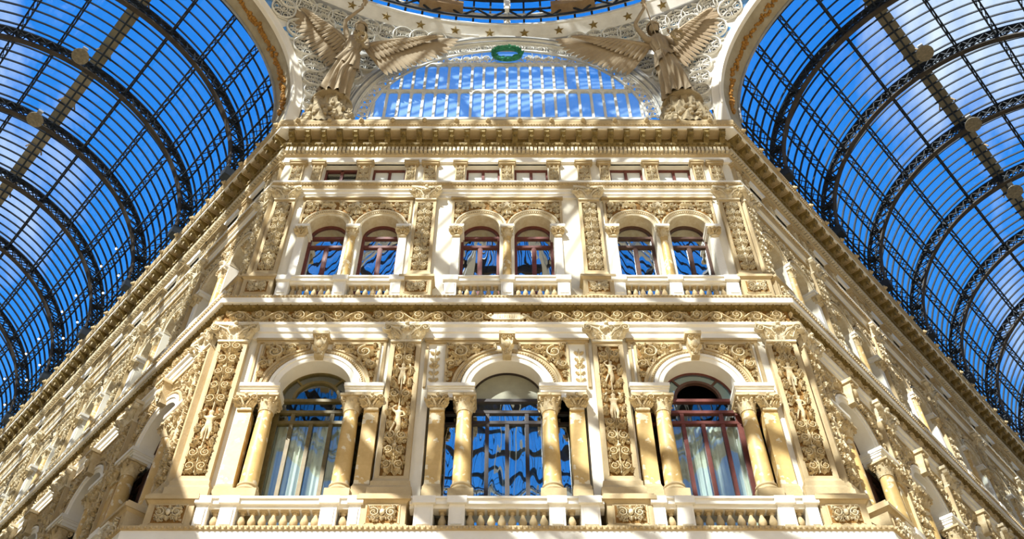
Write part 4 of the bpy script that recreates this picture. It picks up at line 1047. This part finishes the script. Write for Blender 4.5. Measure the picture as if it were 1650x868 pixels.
# ------------------------------------------------------------------ pendentives, dome ring and dome
RR, ZR = 15.0, 33.65
def pend(sg):
    def F(w):
        a = w*PI/2; return Vector((sg*RA*cos(a), YL-.02, ZA+RA*sin(a)))
    def G(w):
        a = w*PI/2; p = VA['left' if sg < 0 else 'right'] @ Vector(((1 if sg < 0 else -1)*RA*cos(a), AOP-.02, ZA+RA*sin(a))); p.z -= ZC; return p
    def S(u, w):
        p, q = F(w), G(w); cp, cq = p-Vector((0, CY, 0)), q-Vector((0, CY, 0))
        ap, aq = math.atan2(cp.x, cp.y), math.atan2(cq.x, cq.y); rp, rq = math.hypot(cp.x, cp.y), math.hypot(cq.x, cq.y)
        a = ap+(aq-ap)*u; r = rp+(rq-rp)*u; e = max(0, (w-.55)/.45)**2; r = r*(1-e)+(RR+.12)*e
        return Vector((r*sin(a), CY+r*cos(a), p.z+(q.z-p.z)*u))
    return S
def on(S, u, w):                                    # frame on the surface: origin, tangent, up, outward normal
    p = S(u, w); e = .01; tu = (S(min(1, u+e), w)-S(max(0, u-e), w)).normalized(); tw = (S(u, min(1, w+e))-S(u, max(0, w-e))).normalized()
    n = tu.cross(tw).normalized(); c = Vector((0, CY, p.z))
    if n.dot(c-p) < 0: n = -n
    tw = n.cross(tu) if n.cross(tu).z > 0 else -(n.cross(tu)); tu = tw.cross(n)
    return p, tu.normalized(), tw.normalized(), n
def med_mesh(r):
    b = MB(); b.tube([(r*cos(t), 0, r*sin(t)) for t in [2*PI*q/24 for q in range(24)]], r*.1, 5, True)
    b.tube([(r*.3*cos(t), 0, r*.3*sin(t)) for t in [2*PI*q/12 for q in range(12)]], r*.06, 4, True)
    for i in range(6):
        a = 2*PI*i/6; b.tube([(r*.64*cos(a)+r*.2*cos(t), .02, r*.64*sin(a)+r*.2*sin(t)) for t in [2*PI*q/10 for q in range(10)]], r*.045, 4, True)
        b.bar((r*.3*cos(a+.5), 0, r*.3*sin(a+.5)), (r*.97*cos(a+.5), 0, r*.97*sin(a+.5)), r*.06)
    rosette(b, 0, 0, r*.2, .05, .02, 6); d = MB(); d.lathe([(r*.98, -.0), (r*.98, .03)], 24)
    d.v = [(p[0], .05-p[2]*.5, p[1]) for p in d.v]
    return b.mesh('medallion_tracery', 'white_metal'), d.mesh('medallion_disc', 'tracery_ground')
MED, MEDD = med_mesh(1.0)
for sg, side in ((-1, 'left'), (1, 'right')):
    S = pend(sg); k = Kind('pendentive', 'pendentive'); b = MB()
    b.grid(lambda u, v: S(u, v)+Vector((0, 0, ZC)), 20, 30)
    me = b.mesh('pendentive_panel', 'white_metal'); me.transform(T((0, 0, 0)))
    k.part('panel', me)
    # clear panes let into the panel, framed by ribs
    rb = MB(); gp = MB(); meds = []
    for w, n in ((.05, 2), (.13, 2), (.21, 2), (.30, 2), (.40, 3), (.51, 3), (.62, 4)):
        wid = (S(1, w)-S(0, w)).length
        for i in range(n):
            u = (i+.5)/n; r = min(.42, wid/n*.4); meds.append((u, w, r))
    for i in range(12):                              # a row that follows the underside of the ring
        u = (i+.6)/12.2; w = .715+.02*(2*abs(u-.5)); meds.append((u, w, .37))
    for u, w, r in meds:
        p, tu, tw, nn = on(S, u, w); M = Matrix(((tu.x, -nn.x, tw.x, 0), (tu.y, -nn.y, tw.y, 0), (tu.z, -nn.z, tw.z, 0), (0, 0, 0, 1)))
        k.part('medallion', MED, T(p+nn*.06+Vector((0, 0, ZC))) @ M @ Matrix.Diagonal((r, 1, r, 1)), subs=[('disc', MEDD, None)])
    for w in (.18, .30, .42, .54, .66, .78, .9):
        pts = []
        for i in range(13):
            p, tu, tw, nn = on(S, .02+.96*i/12, w); pts.append(p+nn*.04+Vector((0, 0, ZC)))
        rb.tube(pts, .03, 5)
    for u, w0 in ((.5, .42), (.33, .66), (.67, .66), (.17, .78), (.83, .78)):
        pts = []
        for i in range(13):
            w = w0+(.99-w0)*i/12; p, tu, tw, nn = on(S, u, w); pts.append(p+nn*.04+Vector((0, 0, ZC)))
        rb.tube(pts, .03, 5)
    k.part('ribs', rb.mesh('pendentive_ribs', 'white_metal'))
    for u, w in ((.3, .3), (.7, .3), (.1, .48), (.9, .48), (.5, .52), (.22, .66), (.5, .68), (.8, .68), (.12, .78), (.88, .78), (.37, .8), (.63, .8), (.3, .42), (.7, .42), (.5, .42), (.04, .62), (.96, .62)):
        p, tu, tw, nn = on(S, u, w); q = MB(); wd = .3 if w > .45 else .2
        vs = [p+nn*.03+tu*(wd*cos(t))*(1+.25*cos(4*t))+tw*(.24*sin(t))*(1+.25*cos(4*t))+Vector((0, 0, ZC)) for t in [2*PI*i/20 for i in range(20)]]
        q.add([tuple(v) for v in vs]+[tuple(v-nn*.02) for v in vs], [tuple(range(20)), tuple(range(39, 19, -1))]+[(i, (i+1)%20, 20+(i+1)%20, 20+i) for i in range(20)])
        k.part('blue_light', q.mesh('blue_light', 'pend_blue'), label='blue glass light in the white tracery')
    place(k, Matrix.Identity(4), 'white pierced pendentive with round tracery medallions behind the %s winged statue' % side)
def ringpt(r, a, z): return (r*sin(a), CY+r*cos(a), z+ZC)
k = Kind('dome_ring', 'ring')
def ring_mesh(prof, name, mat, n=96):
    b = MB(); m = len(prof)
    b.add([ringpt(r, 2*PI*i/n, z) for i in range(n) for r, z in prof], [(i*m+j, i*m+(j+1)%m, ((i+1)%n)*m+(j+1)%m, ((i+1)%n)*m+j) for i in range(n) for j in range(m)])
    return b.mesh(name, mat)
k.part('band', ring_mesh([(15.2,33.42),(14.9,33.86),(15.5,33.9),(15.5,33.42)], 'ring_band_mesh', 'white_metal'))
k.part('moulding', ring_mesh([(15.22,33.42),(15.2,33.36),(15.26,33.33),(15.4,33.36),(15.4,33.45)], 'ring_mould', 'grey_metal'))
k.part('upper_moulding', ring_mesh([(14.92,33.86),(14.84,33.92),(14.88,34.14),(15.5,34.14),(15.5,33.86)], 'ring_mould2', 'white_metal'))
b = MB(); pts = [((.2 if i % 2 == 0 else .085)*sin(PI*i/5), (.2 if i % 2 == 0 else .085)*cos(PI*i/5)) for i in range(10)]
vs = [(x, 0, z) for x, z in pts]+[(0, -.09, 0)]; b.add(vs, [(i, (i+1)%10, 10) for i in range(10)]+[tuple(range(9, -1, -1))]); STAR = b.mesh('star', 'gilt', False)
for i in range(72):
    a = R(5*(i+.5)); k.part('star', STAR, T(ringpt(15.04, a, 33.64)) @ Matrix.Rotation(-a, 4, 'Z') @ Matrix.Rotation(R(34), 4, 'X'))
place(k, Matrix.Identity(4), 'white circular ring at the foot of the dome with gilded stars')
k = Kind('glass_dome', 'dome'); RD, HD, ZD = 15.1, 12.5, 34.14
def dome(t, a, e=0): return ringpt((RD+e)*cos(t), a, ZD+(HD+e)*sin(t))
b = MB(); b.grid(lambda u, v: dome(v*R(78), 2*PI*u, .15), 96, 12); k.part('glass', b.mesh('dome_glass', 'roof_glass', recalc=False))
for i in range(16):
    a = 2*PI*i/16; b = MB(); n = 14
    for e, w in ((.0, .26), (-.75, .16)):
        for j in range(n): b.bar(dome(R(78)*j/n, a, e), dome(R(78)*(j+1)/n, a, e), w)
    for j in range(n*2):
        t0, t1 = R(78)*j/(2*n), R(78)*(j+1)/(2*n); b.bar(dome(t0, a, 0), dome(t1, a, -.75), .05); b.bar(dome(t1, a, 0), dome(t0, a, -.75), .05)
    k.part('rib', b.mesh('dome_rib', 'white_metal', False))
for j, (t, w, mt) in enumerate(((3.5, .16, 'white_metal'), (9, .22, 'iron'), (15, .5, 'iron_brown'), (22, .3, 'iron'), (29, .5, 'iron_brown'), (38, .5, 'iron_brown'), (50, .5, 'iron_brown'), (66, .6, 'iron_brown'), (78, .9, 'white_metal'))):
    t = R(t); r, z = (RD-.05)*cos(t), ZD+(HD-.05)*sin(t)
    k.part('hoop', ring_mesh([(r-.12,z-w/2),(r+.06,z-w/2),(r+.06,z+w/2),(r-.12,z+w/2)], 'dome_hoop', mt))
b = MB()
for i in range(16):
    for q in range(1, 9):
        a = 2*PI*(i+q/9)/16
        for j in range(8): b.bar(dome(R(78)*j/8, a, .06), dome(R(78)*(j+1)/8, a, .06), .075)
k.part('glazing_bars', b.mesh('dome_bars', 'iron', False))
b = MB(); n = 160; r0, r1, za, zb_ = 14.75, 14.35, 34.35, 35.0
for i in range(n):
    a0, a1 = 2*PI*i/n, 2*PI*(i+1)/n
    b.bar(ringpt(r0, a0, za), ringpt(r0, a1, za), .07); b.bar(ringpt(r0, a0, zb_), ringpt(r0, a1, zb_), .07)
    b.bar(ringpt(r0, a0, za if i % 2 else zb_), ringpt(r0, a1, zb_ if i % 2 else za), .06)
k.part('ring_girder', b.mesh('ring_girder', 'iron', False))
for a0, a1 in ((-13.2, -6.6), (6.6, 13.2)):
    b = MB(); n = 10; vs = []
    for i in range(n+1):
        a = R(a0+(a1-a0)*i/n)
        for r, z in ((14.5, 34.7), (14.5, 35.05), (14.95, 35.05), (14.95, 34.7)): vs.append(ringpt(r, a, z))
    b.add(vs, [(4*i+j, 4*i+(j+1)%4, 4*i+4+(j+1)%4, 4*i+4+j) for i in range(n) for j in range(4)]+[(0,1,2,3), (4*n+3,4*n+2,4*n+1,4*n)])
    k.part('gantry', b.mesh('dome_gantry', 'walk'))
place(k, Matrix.Identity(4), 'great glass dome with white ribs above the starred ring')
# ------------------------------------------------------------------ winged statues
def angel(raise_side):
    k = Kind('winged_statue', 'statue')
    rs = raise_side
    vs = [(0,.02,1.75,.25,.2),(0,0,2.05,.2,.17),(0,-.03,2.4,.27,.19),(0,-.03,2.68,.25,.15),(0,-.04,2.84,.1),(.0,-.08,3.0,.1),(.0,-.1,3.14,.2,.19),(0,-.1,3.32,.16,.17),
          (rs*.34,0,2.72,.12),(rs*.55,-.08,3.2,.085),(rs*.6,-.12,3.42,.075),(rs*.3,-.2,3.8,.06),(rs*.1,-.24,4.05,.05),
          (-rs*.34,0,2.7,.12),(-rs*.5,-.14,2.3,.09),(-rs*.46,-.32,2.12,.075),(-rs*.32,-.52,2.32,.06),(-rs*.24,-.58,2.4,.055),
          (-.15,0,1.4,.2),(-.18,-.08,.85,.14),(-.16,.02,.2,.09),(-.18,-.16,.06,.07),(.15,0,1.4,.2),(.2,-.14,.9,.14),(.16,.02,.2,.09),(.2,-.16,.06,.07)]
    es = [(0,1),(1,2),(2,3),(3,4),(4,5),(5,6),(6,7),(3,8),(8,9),(9,10),(10,11),(11,12),(3,13),(13,14),(14,15),(15,16),(16,17),(0,18),(18,19),(19,20),(20,21),(0,22),(22,23),(23,24),(24,25)]
    body = skin_mesh('angel_body', vs, es, 'statue', 2)
    for v in body.vertices:                        # brow, nose, chin and eye hollows on the head
        x, y, z = v.co
        if 2.98 < z < 3.4 and y < -.18:
            f = math.exp(-(x/.035)**2)
            v.co.y -= .05*f*math.exp(-((z-3.13)/.05)**2)
            v.co.y -= .02*math.exp(-((z-3.21)/.02)**2)
            v.co.y -= .03*math.exp(-((z-3.0)/.03)**2)*math.exp(-(x/.06)**2)
            for s in (-1, 1): v.co.y += .035*math.exp(-((x-s*.07)/.035)**2-((z-3.17)/.03)**2)
    b = MB()                                        # fingers and thumbs, rooted in the palms
    fx, fz = rs*.1, 4.05
    for q in range(4): b.tube([(fx-.05*rs+q*.03*rs, -.27, fz+.02), (fx-.06*rs+q*.03*rs, -.31, fz+.09), (fx-.05*rs+q*.03*rs, -.25, fz+.13-.012*abs(q-1.5))], [.02,.018,.014], 6)
    b.tube([(fx+.05*rs, -.25, fz-.02), (fx+.08*rs, -.3, fz+.03), (fx+.05*rs, -.33, fz+.07)], [.022,.02,.015], 6)
    hx, hz = -rs*.24, 2.4
    for q in range(4): b.tube([(hx+.05*rs, -.6, hz-.05+q*.03), (hx+.11*rs, -.66, hz-.05+q*.032), (hx+.08*rs, -.71, hz-.05+q*.03)], [.02,.018,.014], 6)
    b.tube([(hx, -.58, hz+.05), (hx+.05*rs, -.63, hz+.12), (hx+.09*rs, -.67, hz+.12)], [.022,.02,.015], 6)
    hands = b.mesh('angel_fingers', 'statue')
    b = MB()                                        # hair: wavy cap with a bun
    b.grid(lambda u, v: (.225*cos(2*PI*u)*sin(PI*(.02+.55*v))*(1+.04*sin(22*PI*u)), -.06+.23*sin(2*PI*u)*sin(PI*(.02+.55*v))*(1+.04*sin(22*PI*u))+.03, 3.24+.23*cos(PI*(.02+.55*v))-(.12 if sin(2*PI*u) > 0 else -.09)*v*abs(sin(2*PI*u))), 44, 8)
    b.ball((0, .16, 3.3), .11, 10, 8); b.tube([(.2*cos(PI*i/12), -.08-.16*sin(PI*i/12), 3.3+.02*sin(i)) for i in range(13)], .03, 6)
    hair = b.mesh('angel_hair', 'statue')
    b = MB()                                        # gown from bust to feet, gathered at a belt, folds deepening downwards
    prof = [(2.66,.29,.2),(2.45,.31,.23),(2.2,.25,.21),(2.08,.23,.2),(2.0,.27,.23),(1.8,.33,.28),(1.4,.37,.32),(.9,.4,.34),(.4,.43,.38),(.06,.48,.42)]
    def gown(u, v):
        t = v*(len(prof)-1); i = min(int(t), len(prof)-2); fr = t-i
        z, rx, ry = [prof[i][q]*(1-fr)+prof[i+1][q]*fr for q in range(3)]
        a = 2*PI*u; fold = (.012+.075*max(0, (2.0-z)/2))*sin(11*a+1.2*sin(z*2.2)+z*.9)+.02*sin(5*a+z*4)*max(0, (2.0-z)/2)
        return ((rx+fold)*cos(a)+.07*rs*max(0, 1.6-z)*.5, (ry+fold)*sin(a)-.02-.1*math.exp(-((z-.95)/.35)**2)*max(0, -sin(a))*(1 if cos(a)*rs < 0 else .2), z)
    b.grid(gown, 110, 40)
    gm = b.mesh('angel_gown', 'statue')
    b = MB()                                        # overskirt swag and belt
    def swag(u, v):
        a = 2*PI*u; z = 2.06-v*(.55+.25*cos(a-rs*.8)); rr = .27+.13*v+(.02+.03*v)*sin(9*a+3*v)
        return (rr*cos(a)*1.1, rr*.9*sin(a)-.02, z)
    b.grid(swag, 72, 8); b.tube([(.26*cos(2*PI*i/24), .225*sin(2*PI*i/24)-.02, 2.09+.02*sin(i*1.3)) for i in range(24)], .03, 6, True)
    ov = b.mesh('angel_overskirt', 'statue')
    k.part('body', body, subs=[('hand', hands, None)]); k.part('hair', hair); k.part('gown', gm, subs=[('overskirt', ov, None)])
    def wing(s, tip, low, nm):
        root = Vector((s*.18, .2, 2.55)); tip = Vector(tip); low = Vector(low); b = MB(); c = MB()
        ctrl = (root+tip)/2+Vector((0, .05, .25)); n = 17
        def lead(t): return root*(1-t)**2+ctrl*2*t*(1-t)+tip*t*t
        dt = (tip-ctrl).normalized(); dl = (low-root)
        def blade(m, p, q, w, th, off):
            p, q = Vector(p), Vector(q); d = (q-p); nrm = Vector((0, -1, 0)); sd = d.cross(nrm).normalized(); ys = Vector((0, off, 0)); prev = []
            vs = []
            for t, ww in ((0, .6), (.35, 1), (.7, .95), (.92, .6), (1, .1)):
                o = p+d*t+ys; vs += [tuple(o+sd*w*ww/2), tuple(o+nrm*th*ww), tuple(o-sd*w*ww/2), tuple(o-nrm*th*ww*.4)]
            m.add(vs, [(4*i+j, 4*i+(j+1)%4, 4*i+4+(j+1)%4, 4*i+4+j) for i in range(4) for j in range(4)]+[(0,1,2,3), (19,18,17,16)])
        for i in range(n):
            t = i/(n-1); p = lead(.06+.86*t); L = dl.length*(.95-.1*t); ang = t**1.25
            d = (dl.normalized()*(1-ang)+dt*ang+Vector((s*.15*sin(PI*t), 0, -.25*sin(PI*t)))).normalized()
            if t > .75: L *= 1-.9*(t-.75)
            blade(b, p, p+d*L, .2, .025, .03+.004*i)
        for i in range(n):
            t = i/(n-1); p = lead(.04+.9*t); ang = t**1.2
            d = (dl.normalized()*(1-ang)+dt*ang).normalized(); blade(c, p, p+d*dl.length*.5*(1-.4*t), .17, .03, -.03-.003*i)
            blade(c, p, p+d*dl.length*.26*(1-.4*t), .14, .03, -.06-.003*i)
        c.tube([lead(t/10)+Vector((0, -.04, 0)) for t in range(11)], [.11-.008*t for t in range(11)], 8)
        k.part(nm, b.mesh('wing_primaries', 'statue', True, .5), subs=[('covert_feathers', c.mesh('wing_coverts', 'statue', True, .5), None)])
    wing(-1, (-2.1,.0,3.75), (-.75,.3,1.5), 'wing'); wing(1, (2.5,.2,3.35), (1.25,.3,1.45), 'wing')
    b = MB(); x = rs*.1
    if rs > 0: b.tube([(x-.03, -.32, 4.5), (x+.02, -.32, 3.0), (x+.1, -.4, .1)], .022, 8)
    else: b.tube([(x, -.3, 4.02), (x-.05, -.5, 3.75)], .02, 6)
    b.lathe([(.02,3.98),(.045,4.1),(.06,4.2),(.1,4.25),(.02,4.3)], 10, x, -.3)
    k.part('staff' if rs > 0 else 'torch', b.mesh('angel_staff', 'statue'))
    w = MB(); hx = -rs*.42; w.tube([(hx+.16*cos(2*PI*i/16), -.62, 2.2+.2*sin(2*PI*i/16)) for i in range(16)], .045, 6, True)
    for i in range(40):
        a = 2*PI*i/40; leaf(w, hx+.16*cos(a), 2.2+.2*sin(a), a+PI/2+rng.uniform(-.8, .8), .13, .06, .05, -.65)
    k.part('held_wreath', w.mesh('held_wreath', 'rock'))
    return k
def rock():
    b = MB(); g = random.Random(3)
    def f(u, v):
        a = 2*PI*u; rx = .95-.32*v; n = .06*sin(7*a+5*v)+.05*sin(13*a-8*v)+.04*sin(23*a+11*v)
        return ((rx+n)*cos(a), (.62-.12*v+n)*sin(a), 1.75*v+.05*sin(5*a))
    b.grid(f, 60, 14); b.lathe([(.7,1.72),(.72,1.78),(.55,1.82)], 24)
    for i in range(70):
        a, z = g.uniform(PI, 2*PI), g.uniform(.1, 1.2); b.ball(((.95-.18*z)*cos(a), (.62-.07*z)*sin(a), z), g.uniform(.06, .13), 6, 5)
    return b.mesh('rock_pedestal', 'rock')
RK = rock()
for side, sx in (('left', -1), ('right', 1)):
    k = angel(-1 if side == 'left' else 1)
    if side == 'right':                             # the right statue is the left one turned over
        k2 = angel(1)
        Mx = Matrix.Diagonal((-1, 1, 1, 1))
        for n_, me, m_, lb, subs in k2.parts:
            for q in [me]+[s_[1] for s_ in subs]: q.transform(Mx); q.flip_normals()
        k = k2
    base = Vector((sx*5.85, 16.95, 28.42+ZC))
    M = T(base) @ Matrix.Rotation(R(-sx*12), 4, 'Y') @ Matrix.Rotation(R(16), 4, 'X') @ Matrix.Scale(1.05, 4)
    place(k, M, 'stone winged figure with %s, on the %s corner' % ('raised torch, head bowed' if side == 'left' else 'long staff in raised hand', side))
    place(Kind('statue_pedestal', 'pedestal', RK), T((sx*5.95, 17.28, 26.68+ZC)), 'rough stone pedestal under the %s winged figure' % side)
# ------------------------------------------------------------------ ground
b = MB(); n = 64
b.add([(70*cos(2*PI*i/n), 70*sin(2*PI*i/n), 0) for i in range(n)], [tuple(range(n))])
struct('floor', b.mesh('floor', 'floorstone'), 'pale marble floor of the arcade', 'floor')
# ------------------------------------------------------------------ camera
cd = bpy.data.cameras.new('camera'); cam = bpy.data.objects.new('camera', cd); col.objects.link(cam)
cam.location = (0, 0, ZC); cam.rotation_euler = (R(90+49.2), 0, 0)
cd.sensor_width = 36; cd.lens = 36*1561/1650; cd.shift_x = 8/1650; cd.clip_end = 500
scene.camera = cam
# ------------------------------------------------------------------ sun and sky
sd = bpy.data.lights.new('sun', 'SUN'); sun = bpy.data.objects.new('sun', sd); col.objects.link(sun)
sd.energy = SUN_E; sd.color = (1, .975, .93); sd.angle = R(.35)
S = Vector(SUN_DIR).normalized(); sun.rotation_euler = S.to_track_quat('Z', 'Y').to_euler(); sun.location = S*60
w = bpy.data.worlds.new('sky'); scene.world = w; w.use_nodes = True; t = w.node_tree; t.nodes.clear(); N = t.nodes.new; L = t.links.new
out = N('ShaderNodeOutputWorld'); bg = N('ShaderNodeBackground'); L(bg.outputs[0], out.inputs['Surface'])
tc = N('ShaderNodeTexCoord'); sp = N('ShaderNodeSeparateXYZ'); L(tc.outputs['Generated'], sp.inputs[0])
r = N('ShaderNodeValToRGB'); L(sp.outputs['Z'], r.inputs['Fac']); e = r.color_ramp.elements
for p, c in ((0, HORIZON), (.22, HORIZON2), (.42, (.12, .38, .80)), (.62, (.030, .25, .76)), (.85, (.018, .20, .70)), (1, (.012, .17, .64))):
    if p in (0, 1): q = e[0] if p == 0 else e[-1]
    else: q = e.new(p)
    q.color = (*c, 1)
mp = N('ShaderNodeMapping'); mp.inputs['Scale'].default_value = (3.2, 1.3, 1.6); mp.inputs['Rotation'].default_value = (0, 0, .6); L(tc.outputs['Generated'], mp.inputs['Vector'])
nz = N('ShaderNodeTexNoise'); nz.inputs['Scale'].default_value = 2.0; nz.inputs['Detail'].default_value = 7; nz.inputs['Roughness'].default_value = .55; L(mp.outputs[0], nz.inputs['Vector'])
ab = N('ShaderNodeMath'); ab.operation = 'ABSOLUTE'; L(sp.outputs['X'], ab.inputs[0])
m1 = N('ShaderNodeMapRange'); m1.inputs['From Min'].default_value = .26; m1.inputs['From Max'].default_value = .48; m1.inputs['To Min'].default_value = -.22; m1.inputs['To Max'].default_value = .13; L(ab.outputs[0], m1.inputs['Value'])
ad = N('ShaderNodeMath'); m2 = N('ShaderNodeMapRange'); m2.inputs['From Min'].default_value = .60; m2.inputs['From Max'].default_value = .78; m2.inputs['To Min'].default_value = -.2; m2.inputs['To Max'].default_value = 0; L(sp.outputs['Z'], m2.inputs['Value'])
a2 = N('ShaderNodeMath'); L(m1.outputs[0], a2.inputs[0]); L(m2.outputs[0], a2.inputs[1])
L(nz.outputs['Fac'], ad.inputs[0]); L(a2.outputs[0], ad.inputs[1])
cr = N('ShaderNodeValToRGB'); cr.color_ramp.elements[0].position = .50; cr.color_ramp.elements[1].position = .68; L(ad.outputs[0], cr.inputs['Fac'])
mx = N('ShaderNodeMix'); mx.data_type = 'RGBA'; L(cr.outputs['Color'], mx.inputs['Factor']); L(r.outputs['Color'], mx.inputs['A']); mx.inputs['B'].default_value = (.72, .80, .86, 1)
L(mx.outputs['Result'], bg.inputs['Color']); bg.inputs['Strength'].default_value = 1
# ------------------------------------------------------------------ output look
scene.view_settings.view_transform = 'Standard'; scene.view_settings.look = 'None'; scene.view_settings.gamma = 1; scene.view_settings.use_curve_mapping = False
scene.view_settings.exposure = EXPO
scene.cycles.transparent_max_bounces = 24; scene.cycles.max_bounces = 8; scene.cycles.diffuse_bounces = 4; scene.cycles.glossy_bounces = 3
scene.cycles.use_denoising = True
